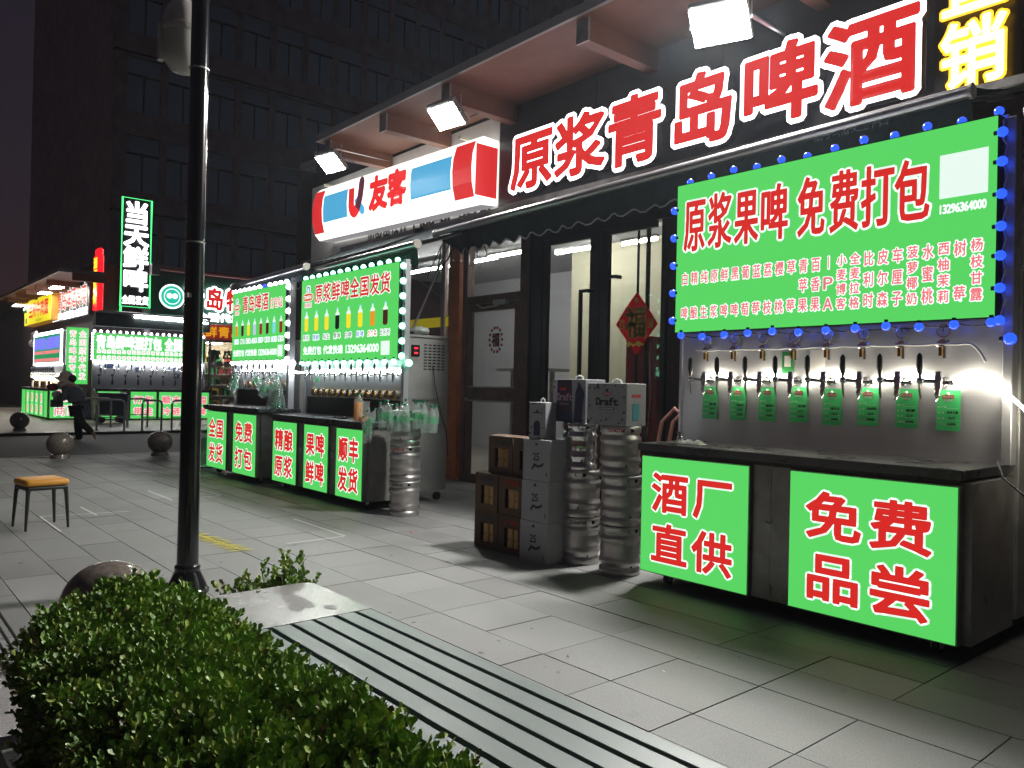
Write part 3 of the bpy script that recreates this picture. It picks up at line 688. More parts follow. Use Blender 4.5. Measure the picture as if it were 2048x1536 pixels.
ribbon([(-3.33,.55),(-3.28,.45),(-3.10,.30)], .15, -.486).build('emblem', 'yoke_blue', yk)
sb('sign_stay', 'ivory', (-13.7, -13.66, 6.9, 7.31, 5.2, 5.24), (-9.4, -9.36, 6.9, 7.31, 5.12, 5.16))

big = thing('beer_shop_letters', 'row of large red channel letters edged in glowing white', 'sign', (-8.55, 7.30, 4.17))
spec = [('原', -8.52, -7.68, 4.24, 4.99), ('浆', -7.62, -6.74, 4.24, 4.99), ('青', -6.68, -5.84, 4.20, 4.99), ('岛', -5.70, -4.87, 4.21, 4.98), ('啤', -4.76, -3.93, 4.23, 4.99), ('酒', -3.84, -2.98, 4.19, 4.98)]
for c, x0, x1, z0, z1 in spec:
    ox, oz = 8.55, -4.17
    edge = MB(); put(edge, c, x0+ox, x1+ox, z0+oz, z1+oz, -.105, .078, disc=8); e = edge.build('letter', 'letter_white', big)
    mb = MB(); put(mb, c, x0+ox, x1+ox, z0+oz, z1+oz, -.110, .030, disc=8); mb.build('face', 'sign_red', e)
    side = MB(); g = .074  # the deep metal return of each letter
    V, Fc, E, a, b = glyph(c); sx = (x1-x0)/.95; gx = x0+ox-.025*sx; sz = (z1-z0)/.93; gz = z0+oz+.082*sz
    for i, j in E:
        p = (gx+V[i][0]*sx, gz+V[i][1]*sz); q = (gx+V[j][0]*sx, gz+V[j][1]*sz); dx, dz = q[0]-p[0], q[1]-p[1]; l = math.hypot(dx, dz)
        if l < 1e-4: continue
        nx, nz = -dz/l*g, dx/l*g
        P = [(p[0]+nx,p[1]+nz),(q[0]+nx,q[1]+nz),(q[0]-nx,q[1]-nz),(p[0]-nx,p[1]-nz)]
        side.add([(a_,-.103,b_) for a_,b_ in P]+[(a_,-.005,b_) for a_,b_ in P], [(0,1,5,4),(1,2,6,5),(2,3,7,6),(3,0,4,7)])
    for i in set(k for e_ in E for k in e_):
        p = (gx+V[i][0]*sx, gz+V[i][1]*sz)
        side.add([(p[0]+g*cos(k*pi/4),y_,p[1]+g*sin(k*pi/4)) for y_ in (-.103,-.005) for k in range(8)], [(k,(k+1)%8,8+(k+1)%8,8+k) for k in range(8)])
    side.build('return', 'steel_dark', e)
zx = thing('yellow_neon_sign', 'glowing yellow neon characters at the top right', 'sign', (-2.85, 7.30, 3.95))
MB().box(-.02, .66, -.04, -.002, .0, 2.4).build('back_board', 'black', zx)
for c, z0, z1 in (('销', .14, .70), ('直', .76, 1.32), ('厂', 1.40, 1.92)):
    mb = MB(); put(mb, c, .06, .56, z0, z1, -.10, .034, disc=8); e = mb.build('letter', 'neon_yellow', zx)
    mb = MB(); put(mb, c, .06, .56, z0, z1, -.104, .015, disc=8); mb.build('core', 'neon_core', e)

def flood(x, y, z, wd, ht, tilt, yaw, armz, label, gl='flood_glass_b'):
    t = thing('flood_light', label, 'flood light', (x, y, z), yaw, group='flood lights on the fascia')
    R_ = Matrix.Rotation(radians(tilt), 4, 'X')   # face tips down towards the pavement
    MB().bev(-wd/2, wd/2, 0, .07, -ht/2, ht/2, .012).xf(R_).build('housing', 'eave_metal', t)
    fins = MB()
    for i in range(9): xx = -wd/2+.03+i*(wd-.06)/8; fins.box(xx-.004, xx+.004, .07, .11, -ht/2+.02, ht/2-.02)
    fins.xf(R_).build('cooling_fins', 'steel_dark', t)
    MB().box(-wd/2+.012, wd/2-.012, -.004, -.001, -ht/2+.012, ht/2-.05).xf(R_).build('lit_glass', gl, t)
    MB().tube([(-wd/2-.012,.03,0),(-wd/2-.012,.03,.24),(wd/2+.012,.03,.24),(wd/2+.012,.03,0)], .012, 6).build('bracket', 'alu', t)
    c_ = cos(-yaw); s_ = sin(-yaw); L_ = 7.30-y
    MB().tube([(0,.03,.25),(L_*sin(yaw)*.9, L_*cos(yaw)*.95, .25+armz)], .022, 8).build('arm', 'alu', t)
    MB().tube([(.06,.09,-.02),(.1,.25,.12),(.02,.45,.10),(.05,.7,.25)], .008, 5).build('cable', 'black', t)
flood(-4.30, 6.10, 4.86, .54, .40, 46, radians(20), .0, 'largest flood light hanging over the red letters', 'flood_glass')
flood(-8.62, 6.10, 5.08, .50, .38, 48, radians(8), .0, 'middle flood light above the red end of the sign box')
flood(-11.9, 6.10, 5.12, .50, .38, 50, radians(10), .0, 'left flood light over the left end of the sign box')

# ------------------------------------------------------------ awnings over the carts
def awning(name, label, x0, x1, yt, z0, z1, ywall, zwall, drop, mtf, mtv, scallop=.16, left_cut=0, text=None, slant=.05, xw0=None):
    t = thing(name, label, 'awning', (x0, yt, z0)); W_ = x1-x0; tz = lambda x: (z1-z0)*x/W_
    MB().cyl((0,0,0), (W_,0,z1-z0), .048, n=16).build('front_bar', 'alu', t, True)
    for xx in (0, W_): MB().cyl((xx-.012,0,tz(xx)), (xx+.012,0,tz(xx)), .058, n=16).build('bar_cap', 'ivory', t, True)
    n = 40; V = []; F = []
    for i in range(n+1):
        x = W_*i/n
        for j in range(5):
            s = j/4; V.append((x + (xw0 or 0)*s*(1-i/n), (ywall-yt)*s, tz(x)*(1-s)+(zwall-z0)*s + .03 - .05*sin(pi*s)+.008*sin(i*1.1)*sin(pi*s)))
    for i in range(n):
        for j in range(4): a = i*5+j; F.append((a, a+5, a+6, a+1))
    MB().add(V, F).build('canopy', mtf, t, True, ang=80)
    V = []; F = []; n = 120; E_ = []
    for i in range(n+1):
        x = W_*i/n; zb = -drop+.028*cos(2*pi*x/scallop)*1.0; xx = x+(left_cut*(1-i/n)**6)
        for j in range(5):
            s = j/4; V.append((x+(xx-x)*s, slant*s+.020*sin(x*9+s)*s+.012*sin(x*23)*s, tz(x)-.03+zb*s))
        E_.append(V[-1])
    for i in range(n):
        for j in range(4): a = i*5+j; F.append((a, a+1, a+6, a+5))
    v = MB().add(V, F).build('valance', mtv, t, True, ang=80)
    MB().tube(E_, .009, 5).build('binding', 'awning_trim', v)
    MB().box(0, W_, ywall-yt-.12, ywall-yt-.02, zwall-z0-.06, zwall-z0+.05).build('wall_cassette', 'steel_dark', t)
    for xx in (.25, W_-.3):
        MB().tube([(xx, .03, tz(xx)), (xx+.35, (ywall-yt)*.5, (zwall-z0)*.45), (xx, ywall-yt-.1, zwall-z0-.1)], .018, 6).build('folding_arm', 'alu', t)
    if text:
        mb = MB(); x_, w__, zz, hh, tx = text; line(mb, tx, x_, x_+w__, zz, zz+hh, -.022, 0); mb.build('lettering', 'grey_print', t)
    return t
mat('grey_print', (.16, .20, .24), .7)
awning('awning', 'dark awning with scalloped valance under the large red letters', -8.64, -2.12, 6.0, 3.478, 3.605, 7.30, 4.02, .26, 'awning', 'awning', .26, .42, (5.35, .62, .02, .13, '鹏瑞遮阳'))
awning('awning', 'green awning above the cart showing eight bottles in a row, nearer one', -10.95, -8.02, 5.3, 3.115, 3.175, 7.30, 4.0, .24, 'awning', 'awning_green', .3, 0, (2.45, .40, -.14, .09, '鹏瑞遮阳'), .02)
awning('awning', 'navy awning with blue sheen above the farther bottle cart', -13.5, -10.7, 5.15, 3.09, 3.16, 7.30, 4.0, .24, 'awning', 'awning', .3, 0, (2.35, .38, -.14, .09, '鹏瑞遮阳'), .02)
br = thing('awning_bracket', 'steel bracket with hooks at the corner above the big green sign', 'bracket', (-1.72, 5.9, 3.35))
MB().box(0, .10, 0, .02, -.22, .28).box(.02, .05, .02, 1.4, .2, .25).build('plate', 'steel_dark', br)
MB().tube([(0,-.01,.1),(-.04,-.02,0),(-.02,-.02,-.12),(.02,-.02,-.2)], .007, 5).tube([(.05,-.02,.15),(.10,-.03,.05),(.06,-.02,-.06)], .006, 5).build('hook', 'steel', br)
wr = MB(); wr.tube([(-8.9,6.6,3.55),(-9.4,6.5,2.95),(-9.55,6.5,3.05),(-9.35,6.6,3.5),(-9.7,6.8,3.3),(-10.0,6.9,3.0)], .009, 5)
tag(wr.build('loose_cable', 'black'), 'loose loop of black cable hanging over the orange pillar', 'cable')
wr = MB()
for k in range(4): wr.tube([(-9.25+.2*k,6.7,3.45),(-9.2+.2*k,6.7,3.25-.05*k),(-9.05+.2*k,6.72,3.28),(-9.1+.2*k,6.7,3.46)], .006, 4)
tag(wr.build('tangled_cable', 'black'), 'tangle of thin wires under the awning before the brown door transom', 'cable')

# ------------------------------------------------------------ beer carts (local frame: x right, y back, front at y=0, facing -Y)
def panel(cart, x0, x1, z0, z1, text, mt='sign_green', face='sign_red', edge='sign_white', y=0.0, name='light_panel', cw=None, depth=.06, g=.011):
    p = MB().box(x0, x1, y, y+depth, z0, z1).build('light_panel', 'steel_dark', cart)
    MB().box(x0+.008, x1-.008, y-.006, y-.001, z0+.008, z1-.008).build('lit_face', mt, p)
    if text:
        rows = len(text); w_ = x1-x0; h = z1-z0; ncol = len(text[0]); cwid = cw or w_*.345; ch = min(.28*1.0, h*.33) if rows == 2 else h/rows*.8
        cs = []
        for r, row in enumerate(text):
            zc = z0+h*(.70 if r == 0 else .27) if rows == 2 else z1-h*(r+.5)/rows
            for i, c in enumerate(row):
                xc = x0+w_*(.275+.40*i)+.02*w_ if ncol == 2 else (x0+x1)/2
                cs.append((c, xc-cwid/2, xc+cwid/2, zc-ch/2, zc+ch/2))
        mb = MB()
        for c in cs: put(mb, c[0], *c[1:], y-.009, g*2.0)
        mb.build('outline', edge, p)
        mb = MB()
        for c in cs: put(mb, c[0], *c[1:], y-.011, g*.9)
        mb.build('lettering', face, p)
    return p
def tap(cart, x, z, y, s=1.0, dirn=-1, handle='black', dual=False):
    """faucet: shank out of the board, chrome body, tall black lever to the left, bent spout"""
    bx = x+.072*s*dirn
    t = MB().cyl((x, y, z), (x, y-.016*s, z), .026*s, n=12); t.cyl((x, y-.01*s, z), (x, y-.105*s, z), .012*s, n=8)
    t.lathe([(.012*s,-.045*s),(.020*s,-.04*s),(.021*s,.020*s),(.016*s,.030*s),(.015*s,.050*s),(.008*s,.055*s)], (x, y-.085*s, z), 12)
    t.cyl((x, y-.09*s, z), (bx, y-.125*s, z+.004*s), .0105*s, n=8); t.ball((bx, y-.125*s, z+.004*s), .019*s, 10, 6)
    t.cyl((x+.055*s, y-.06*s, z-.005*s), (x-.01, y-.075*s, z-.005*s), .010*s, n=8); t.ball((x+.055*s, y-.06*s, z-.005*s), .014*s, 8, 6)
    t.tube([(x, y-.085*s, z-.03*s), (x-.003, y-.088*s, z-.07*s), (x-.004, y-.088*s, z-.10*s)], [.016*s, .015*s, .013*s], 10)
    o = t.build('tap', 'chrome', cart, True)
    MB().tube([(bx, y-.127*s, z+.015*s), (bx, y-.128*s, z+.035*s), (bx+.003*dirn, y-.130*s, z+.075*s), (bx+.003*dirn, y-.130*s, z+.130*s), (bx+.003*dirn, y-.130*s, z+.145*s)], [.006*s, .010*s, .016*s, .014*s, .004*s], 8).build('handle', handle, o, True)
    MB().tube([(bx, y-.127*s, z-.01*s), (bx-.003*dirn, y-.13*s, z-.055*s), (bx-.008*dirn, y-.128*s, z-.09*s)], [.009*s, .007*s, .005*s], 6).build('drip_tube', 'steel_dark', o, True)
    return o
def gauge(cart, x, z, y):
    t = MB().cyl((x, y, z-.075), (x, y-.06, z-.075), .024, n=12); t.cyl((x-.03, y-.03, z-.08), (x+.035, y-.03, z-.07), .014, n=8)
    t.cyl((x, y-.03, z-.07), (x, y-.03, z-.02), .007, n=6); t.cyl((x+.005, y-.03, z-.09), (x+.005, y-.03, z-.17), .011, n=8); t.ball((x-.035, y-.032, z-.08), .018, 8, 6)
    o = t.build('regulator', 'chrome', cart, True)
    d = MB().cyl((x, y-.02, z), (x, y-.045, z), .041, n=20).build('dial', 'chrome', o, True)
    MB().cyl((x, y-.0455, z), (x, y-.047, z), .034, n=18).build('dial_face', 'card_white', o)
    MB().box(x-.002, x+.002, y-.049, y-.048, z-.004, z+.024).build('needle', 'black', o)
    MB().cyl((x-.014, y-.045, z-.10), (x-.014, y-.045, z-.155), .013, n=8).build('brass_valve', 'brass', o)
def bulb(cart, mt, x, y, z, r=.034, d=(0,0,1)):
    t = MB().ball((x, y, z), r, 12, 8).build('bulb', mt, cart, True)
    MB().cyl((x-d[0]*r*1.5, y-d[1]*r*1.5+.0, z-d[2]*r*1.5), (x-d[0]*r*.5, y-d[1]*r*.5, z-d[2]*r*.5), r*.45, n=8).build('socket', 'black', t)
def logo(parent, xc, zc, w_, y, s=1.0, board=True):
    """oval beer emblem: white edged red band with the brand in capitals, round crest above, characters below"""
    h = w_*.30
    def oval(k, hh, yy, mt, cx=0, cz=0, n=20, nm='emblem'):
        MB().add([(xc+cx+k*math.copysign(abs(cos(a))**.6, cos(a)), yy, zc+cz+hh*math.copysign(abs(sin(a))**.6, sin(a))) for a in [2*pi*i/n for i in range(n)]], [tuple(range(n))]).build(nm, mt, parent)
    E_ = 'sign_white' if board else 'card_white'; R_ = 'sign_red' if board else 'print_red'; B_ = 'p_blue' if board else 'print_blue'; A_ = 'p_amber' if board else 'can_gold'
    oval(w_*.24, w_*.27, y-.001, E_, 0, w_*.30)
    oval(w_*.15, w_*.20, y-.002, B_, 0, w_*.30)
    oval(w_*.09, w_*.12, y-.003, E_, 0, w_*.32)
    oval(w_*.52, h*.68, y-.004, E_); oval(w_*.49, h*.58, y-.005, A_); oval(w_*.45, h*.48, y-.006, R_)
    mb = MB(); line(mb, 'TSINGTAO', xc-w_*.38, xc+w_*.38, zc-h*.28, zc+h*.30, y-.008, w_*.008, disc=0); mb.build('lettering', E_, parent)
    if board: MB().box(xc-w_*.36, xc+w_*.36, y-.0015, y-.001, zc-w_*.50, zc-w_*.25).build('lettering_ground', E_, parent)
    mb = MB(); line(mb, '青岛啤酒', xc-w_*.34, xc+w_*.34, zc-w_*.48, zc-w_*.27, y-.0045, w_*.004, disc=0); mb.build('lettering', 'sign_pink' if board else E_, parent)
def pbottle(parent, x, z0, z1, mt, y, top='sign_white'):
    h = z1-z0; w_ = h*.20
    MB().add([(x-w_,y,z0+.02),(x-w_*.5,y,z0),(x+w_*.5,y,z0),(x+w_,y,z0+.02),(x+w_,y,z0+h*.66),(x-w_,y,z0+h*.66)], [tuple(range(6))]).build('printed_bottle', mt, parent)
    MB().add([(x-w_,y,z0+h*.662),(x+w_,y,z0+h*.662),(x+w_,y,z0+h*.74),(x+w_*.35,y,z0+h*.86),(x+w_*.35,y,z1),(x-w_*.35,y,z1),(x-w_*.35,y,z0+h*.86),(x-w_,y,z0+h*.74)], [tuple(range(8))]).build('printed_bottle', top, parent)
    MB().box(x-w_*.4, x+w_*.4, y-.001, y, z1-.012, z1+.006).build('printed_bottle', 'p_sky', parent)
def cart(name, label, loc, rz, W_, panels, board, sgn, machine=None, ztop=1.05, counter=(0, 0), cast=None, zb=.10, ptx='sign_red', depth=.72):
    t = thing('beer_cart', label, 'beer cart', loc, rz)
    # cabinet
    MB().box(0, W_, .065, depth, zb, ztop-.075).build('cabinet', 'steel_dark', t)
    c0, c1 = counter
    MB().bev(c0, W_+c1, -.03, board[2]+.045, ztop-.055, ztop, .004).build('counter', 'counter', t)
    MB().box(c0+.02, W_+c1-.02, -.015, -.002, ztop-.075, ztop-.056).build('counter_trim', 'black', t)
    gl = sorted([p[0] for p in panels]+[p[1] for p in panels])
    prev = 0
    for p in sorted(panels):
        if p[0]-prev > .05:
            m_ = (prev+p[0])/2
            q = MB().box(prev+.01, m_-.004, .03, .064, zb, ztop-.085).box(m_+.004, p[0]-.01, .02, .064, zb, ztop-.085).build('door_post', 'steel_dark', t)
            MB().tube([(m_-.02,.02,.60),(m_-.02,-.01,.61),(m_+.02,-.015,.60),(m_+.025,-.01,.55)], .008, 6).build('latch', 'steel', q)
        prev = p[1]
        panel(t, p[0], p[1], zb, ztop-.09, p[2], y=0, face=ptx, g=p[3] if len(p) > 3 else .011)
    for x in (cast or (.15, W_-.2)):
        for yy in (.15, depth-.1):
            k_ = MB().cyl((x-.016, yy, .04), (x+.016, yy, .04), .04, n=14).build('castor', 'rubber', t)
            MB().box(x-.03, x-.018, yy-.02, yy+.02, .03, zb).box(x+.018, x+.03, yy-.02, yy+.02, .03, zb).box(x-.03, x+.03, yy-.03, yy+.03, zb-.012, zb).build('fork', 'steel', k_)
    # tap board behind the counter
    bx0, bx1, by = board
    MB().box(bx0, bx1, by, by+.04, ztop, sgn[3]+.02).build('tap_board', 'steel', t)
    MB().box(bx1-.012, bx1+.012, by-.02, by+.05, ztop, sgn[3]-.02).build('board_edge', 'steel', t)
    MB().box(bx0-.02, bx0, by-.02, by+.05, ztop, sgn[3]-.02).build('board_edge', 'steel', t)
    # sign box
    s_ = MB().box(sgn[0], sgn[1], sgn[4], sgn[4]+.09, sgn[2], sgn[3]).build('sign_box', 'black', t)
    MB().box(sgn[0]+.008, sgn[1]-.008, sgn[4]-.006, sgn[4]-.001, sgn[2]+.008, sgn[3]-.008).build('lit_face', 'sign_green', s_)
    if machine:
        mx0, mx1, my0, my1, mz = machine
        m_ = MB().bev(mx0, mx1, my0, my1, .14, mz, .006).build('cooler_housing', 'steel_side', t)
        MB().box(mx0-.02, mx1+.02, my0-.02, my1+.02, mz, mz+.03).build('lid', 'steel_side', m_)
        v = MB(); nv = 5; dv = (my1-my0-.26)/nv
        for i in range(nv):
            for j in range(9): v.box(mx1-.002, mx1+.003, my0+.22+i*dv, my0+.22+i*dv+dv*.66, mz-.10-j*.038, mz-.085-j*.038)
        v.build('vent_slots', 'dark_hole', m_, kind='stuff')
        d = MB().box(mx1, mx1+.012, my0+.03, my0+.15, mz-.24, mz-.10).build('thermostat', 'black', m_)
        for yy in (my0+.08, my1-.08):
            MB().cyl((mx1-.10, yy, .05), (mx1-.065, yy, .05), .05, n=14).build('castor', 'rubber', m_)
        MB().box(mx1+.013, mx1+.015, my0+.07, my0+.12, mz-.15, mz-.13).box(mx1+.013, mx1+.015, my0+.07, my0+.12, mz-.21, mz-.19).build('red_display', 'red_led', m_)
        MB().tube([(mx1+.02, my0+.35, mz-.35), (mx1+.04, my0+.37, mz-.6), (mx1+.03, my0+.48, mz-.95), (mx1+.02, my1-.02, mz-1.2), (mx1+.03, my1, mz-1.5)], .007, 5).build('power_cable', 'black', m_)
    t['sgn'] = 0; del t['sgn']
    return t, s_

# --- nearest cart
nc, ns = cart('beer_cart', 'nearest beer cart, big green price board ringed with blue bulbs', (-3.87, 4.62, 0), 0, 2.26,
    [(0, .925, ['酒厂', '直供']), (1.215, 2.215, ['免费', '品尝'])], (-.14, 2.21, .66), (-.155, 2.195, 1.925, 3.132, .56), (-.1, 2.28, .72, 1.45, 2.22), 1.06, (-.02, -.02))
X0 = -3.87; ZS = .56-.008
def loc(x): return x-X0
cs = [(c, loc(a), loc(b), z0, z1) for c, a, b, z0, z1 in [('原',-3.94,-3.74,2.58,3.0),('浆',-3.71,-3.50,2.58,3.0),('果',-3.47,-3.27,2.58,2.99),('啤',-3.25,-3.03,2.58,2.98),('免',-2.95,-2.75,2.57,2.98),('费',-2.71,-2.51,2.57,2.98),('打',-2.49,-2.28,2.57,2.97),('包',-2.27,-2.06,2.57,2.96)]]
mb = MB()
for c in cs: put(mb, *c, ZS, .022)
mb.build('outline', 'sign_white', ns); mb = MB()
for c in cs: put(mb, *c, ZS-.003, .008)
mb.build('lettering', 'sign_red', ns)
cols_ = ['白啤','精酿','纯生','原浆','鲜啤','黑啤','葡萄','蓝莓','荔枝','樱桃','草莓','青苹果','百香果','IPA','小麦博客','全麦拉格','比利时','皮尔森','车厘子','菠萝椰奶','水蜜桃','西柚茉莉','树莓','杨枝甘露']
o_, f_ = MB(), MB()
for i, wd in enumerate(cols_):
    xc = loc(-3.925+i*.0932); n_ = len(wd); H_ = 2.415-2.030
    hh = {2: .108, 3: .108, 4: .088}[n_]
    if wd == 'IPA': hh = .10
    for j, c in enumerate(wd):
        zt = 2.415-j*(H_-hh)/(n_-1); o_lat = ord(c) < 256
        hw = .033 if c != 'I' else .010
        put(o_, c, xc-hw, xc+hw, zt-hh+.006, zt-.006, ZS, .0085, o_lat); put(f_, c, xc-hw, xc+hw, zt-hh+.006, zt-.006, ZS-.003, .0022, o_lat, 0)
o_.build('outline', 'sign_white', ns); f_.build('lettering', 'sign_pink', ns)
mb = MB(); line(mb, '13296364000', loc(-2.005), loc(-1.735), 2.585, 2.645, ZS, .003, .05, disc=0); mb.build('lettering', 'sign_white', ns)
MB().box(loc(-2.0), loc(-1.728), ZS-.002, ZS-.001, 2.68, 2.95).build('blank_card', 'sign_white', ns)
for i in range(12): bulb(nc, 'bulb_blue', loc(-3.93)+i*.2035, .60, 3.150+.006*((i*7) % 5), .028)
for i in range(12): bulb(nc, 'bulb_blue', loc(-3.95)+i*.205, .545, 1.905-.005*((i*3) % 4), .029, (0,0,-1))
for i in range(7): bulb(nc, 'bulb_blue', loc(-1.655), .55, 3.02-i*.185+.006*((i*5) % 3), .030, (1,0,0))
bulb(nc, 'bulb_blue', loc(-1.60), .56, 1.80, .036, (1,0,0))
for i in range(5): bulb(nc, 'bulb_blue', loc(-4.05), .56, 2.93-i*.225, .031, (-1,0,0))
MB().tube([(loc(-1.66), .58, 3.1-.03*i+.0) for i in range(5)]+[(loc(-1.655)+.012*(-1)**i, .60, 2.95-.092*i) for i in range(12)], .005, 5).build('bulb_wire', 'card_white', nc)
pts = []
for i in range(45): pts.append((loc(-3.93)+i*2.24/44, .585, 3.135-.016*abs(sin(i*pi/4))+.004*sin(i)))
MB().tube(pts, .0035, 4).build('bulb_wire', 'black', nc)
MB().tube([(loc(-3.95)+i*2.26/55, .60, 1.905-.018*abs(sin(i*pi/5))) for i in range(56)], .0035, 4).build('bulb_wire', 'black', nc)
MB().bev(loc(-1.655), loc(-1.60), .61, .70, 1.06, 3.12, .004).build('side_post', 'steel', nc)
for i in range(8):
    xt = loc(-3.725)+i*.2475+(.0 if i < 5 else .006); tap(nc, xt, 1.548, .655, 1.22)
    gauge(nc, loc(-3.745)+i*.2515, 1.865, .655)
    xa = loc(-3.80)+i*.2525; h0 = random.uniform(-.006, .006)
    tg = MB().add([(xa,.648,1.245+h0),(xa+.14,.648,1.243+h0),(xa+.142,.650,1.497+h0),(xa,.650,1.499+h0)], [(0,1,2,3)]).build('price_card', 'tag_green', nc)
    def R2(name, mt, f):
        mb = MB(); f(mb); mb.build(name, mt, tg)
    yb_ = .6455
    R2('emblem_band', 'print_red', lambda m: m.box(xa+.035, xa+.105, yb_-.001, yb_, 1.446+h0, 1.468+h0))
    R2('emblem', 'card_white', lambda m: (line(m, 'TSINGTAO', xa+.038, xa+.102, 1.450+h0, 1.464+h0, yb_-.002, .0006, disc=0), line(m, '青岛啤酒', xa+.045, xa+.098, 1.427+h0, 1.441+h0, yb_-.001, .0003, disc=0), m.ball((xa+.07, yb_, 1.475+h0), .010, 8, 4)))
    R2('lettering', 'card_white', lambda m: (line(m, '生产厂家', xa+.010, xa+.062, 1.385+h0, 1.398+h0, yb_, .0004, disc=0), line(m, '品 名', xa+.010, xa+.05, 1.350+h0, 1.363+h0, yb_, .0004, disc=0), line(m, '价 格', xa+.010, xa+.05, 1.315+h0, 1.328+h0, yb_, .0004, disc=0), line(m, '计量单位', xa+.010, xa+.06, 1.278+h0, 1.291+h0, yb_, .0004, disc=0), m.box(xa+.062, xa+.13, yb_, yb_+.001, 1.346+h0, 1.3475+h0), m.box(xa+.062, xa+.13, yb_, yb_+.001, 1.312+h0, 1.3135+h0), m.box(xa+.062, xa+.13, yb_, yb_+.001, 1.275+h0, 1.2765+h0), m.box(xa+.065, xa+.13, yb_, yb_+.001, 1.383+h0, 1.3845+h0)))
    nm = ['黑啤','哈密瓜','葡萄冰','草莓','青苹果','西柚茉莉','菠萝','杨枝甘露'][i]; pr = ['15/斤','15/斤','20/斤','15/斤','15/斤','18/斤','15/斤','18/斤'][i]
    R2('handwriting', 'black', lambda m: (line(m, nm, xa+.065, xa+.13, 1.348+h0, 1.368+h0, yb_-.001, .0008, disc=0), line(m, pr, xa+.068, xa+.115, 1.314+h0, 1.332+h0, yb_-.001, .0008, disc=0), line(m, '500ML', xa+.068, xa+.122, 1.278+h0, 1.294+h0, yb_-.001, .0008, disc=0)))
MB().tube([(loc(-3.84)+k*.02, .60+.0*k, 1.785-.006*abs(sin(k*.31))) for k in range(100)]+[(loc(-1.84)+.02*k, .60, 1.78-.0045*k*k) for k in range(6)], .0085, 6).build('gas_hose', 'card_white', nc, True)
MB().tube([(loc(-3.80)+k*.02, .632-.008*sin(k*.5), 1.568+.028*sin(k*.255)) for k in range(98)]+[(loc(-1.86)+.055*k, .62-.012*k, 1.585-.0045*k-.0042*k*k) for k in range(9)]+[(loc(-1.30), .55, 1.26), (loc(-1.1), .58, 1.25)], .0095, 8).build('led_rope', 'led', nc, True)
MB().box(loc(-3.11), loc(-3.02), .652, .656, 1.60, 1.76).build('card', 'card_green', nc); MB().box(loc(-3.09), loc(-3.04), .650, .6515, 1.65, 1.73).build('blank_card', 'card_white', nc)
MB().box(loc(-2.89), loc(-2.78), .652, .656, 1.60, 1.77).build('blank_card', 'card_white', nc)
tw_ = thing('towel', 'crumpled white towel with a chrome fitting at the left end of the near counter', 'towel', (-3.62, 4.83, 1.061))
V = []; F = []
for i in range(13):
    for j in range(7):
        V.append((-.14+.28*i/12+.01*sin(j*2), -.07+.14*j/6+.012*sin(i*1.3), max(0, .016+.018*noise.noise(Vector((i*.55, j*.7, 2)))+.010*sin(i*1.7+j))*min(1, i, 12-i, j, 6-j)+.002))
for i in range(12):
    for j in range(6): a = i*7+j; F.append((a, a+7, a+8, a+1))
MB().add(V, F).build('cloth', 'towel', tw_, True, ang=80)
fit = MB().lathe([(.026,0),(.026,.03),(.020,.035),(.020,.05),(.024,.052),(.024,.07)], (-.06, .0, .02), 12)
tag(fit.build('chrome_fitting', 'chrome', None, True), 'small chrome tap fitting lying on the white towel', 'tap fitting', loc=(-3.62, 4.83, 1.06))
MB().tube([(2.30, .3, 1.1), (2.36, .2, 1.02), (2.5, .12, .93), (2.7, .1, .85)], .006, 6).build('blue_cord', 'print_blue', nc)

# --- middle cart (eight bottles, green bulbs)
mc, ms = cart('beer_cart', 'middle beer cart, bottle menu board lined with pale green bulbs', (-10.46, 4.60, 0), 0, 2.51,
    [(0, .74, ['精酿', '原浆']), (.96, 1.62, ['果啤', '鲜啤']), (1.83, 2.46, ['顺丰', '发货'])], (-.12, 2.49, .53), (-.105, 2.485, 1.76, 2.93, .43), (.1, 2.25, .74, 1.34, 2.06), 1.02, (-.02, .04))
xo = -10.46; yS = .43-.008
def title(parent, text, x0, x1, z0, z1, y, g=.018, red='sign_red'):
    cs = linechars(text, x0, x1, z0, z1, .10); mb = MB()
    for c in cs: put(mb, *c, y, g)
    mb.build('outline', 'sign_white', parent); mb = MB()
    for c in cs: put(mb, *c, y-.003, g*.35)
    mb.build('lettering', red, parent)
title(ms, '原浆鲜啤全国发货', -10.15-xo, -8.15-xo, 2.575, 2.825, yS)
logo(ms, -10.345-xo, 2.67, .30, yS)
lab = ['原浆','精酿','纯生','黑啤','白啤','鲜啤','皮尔森','比利时']; bc = ['p_yellow','p_yellow','p_yellow','p_ink','p_yellow','p_yellow','p_amber','p_brown']
for i in range(8):
    xc = -10.385-xo+i*.303; pbottle(ms, xc, 2.185, 2.465, bc[i], yS)
    w_ = .20 if i < 6 else .235; cs = linechars(lab[i], xc-w_/2, xc+w_/2, 2.06, 2.135); mb = MB()
    for c in cs: put(mb, *c, yS, .010)
    mb.build('outline', 'sign_white', ms); mb = MB()
    for c in cs: put(mb, *c, yS-.002, .001, disc=0)
    mb.build('lettering', 'p_blue' if i in (1, 5) else 'p_ink' if i not in (6,) else 'sign_red', ms)
mb = MB(); line(mb, '免费打包 代发快递 13296364000', -10.47-xo, -8.40-xo, 1.86, 1.97, yS, .0055); mb.build('lettering', 'sign_white', ms)
MB().box(-8.35-xo, -8.15-xo, yS-.002, yS-.001, 1.82, 1.99).build('blank_card', 'sign_white', ms)
for i in range(13): bulb(mc, 'bulb_green', -.05+i*.2035, .46, 2.955, .034)
for i in range(13): bulb(mc, 'bulb_green', -.03+i*.2035, .42, 1.735, .036, (0,0,-1))
for i in range(7): bulb(mc, 'bulb_green', 2.535, .45, 2.87-i*.178, .038, (1,0,0))
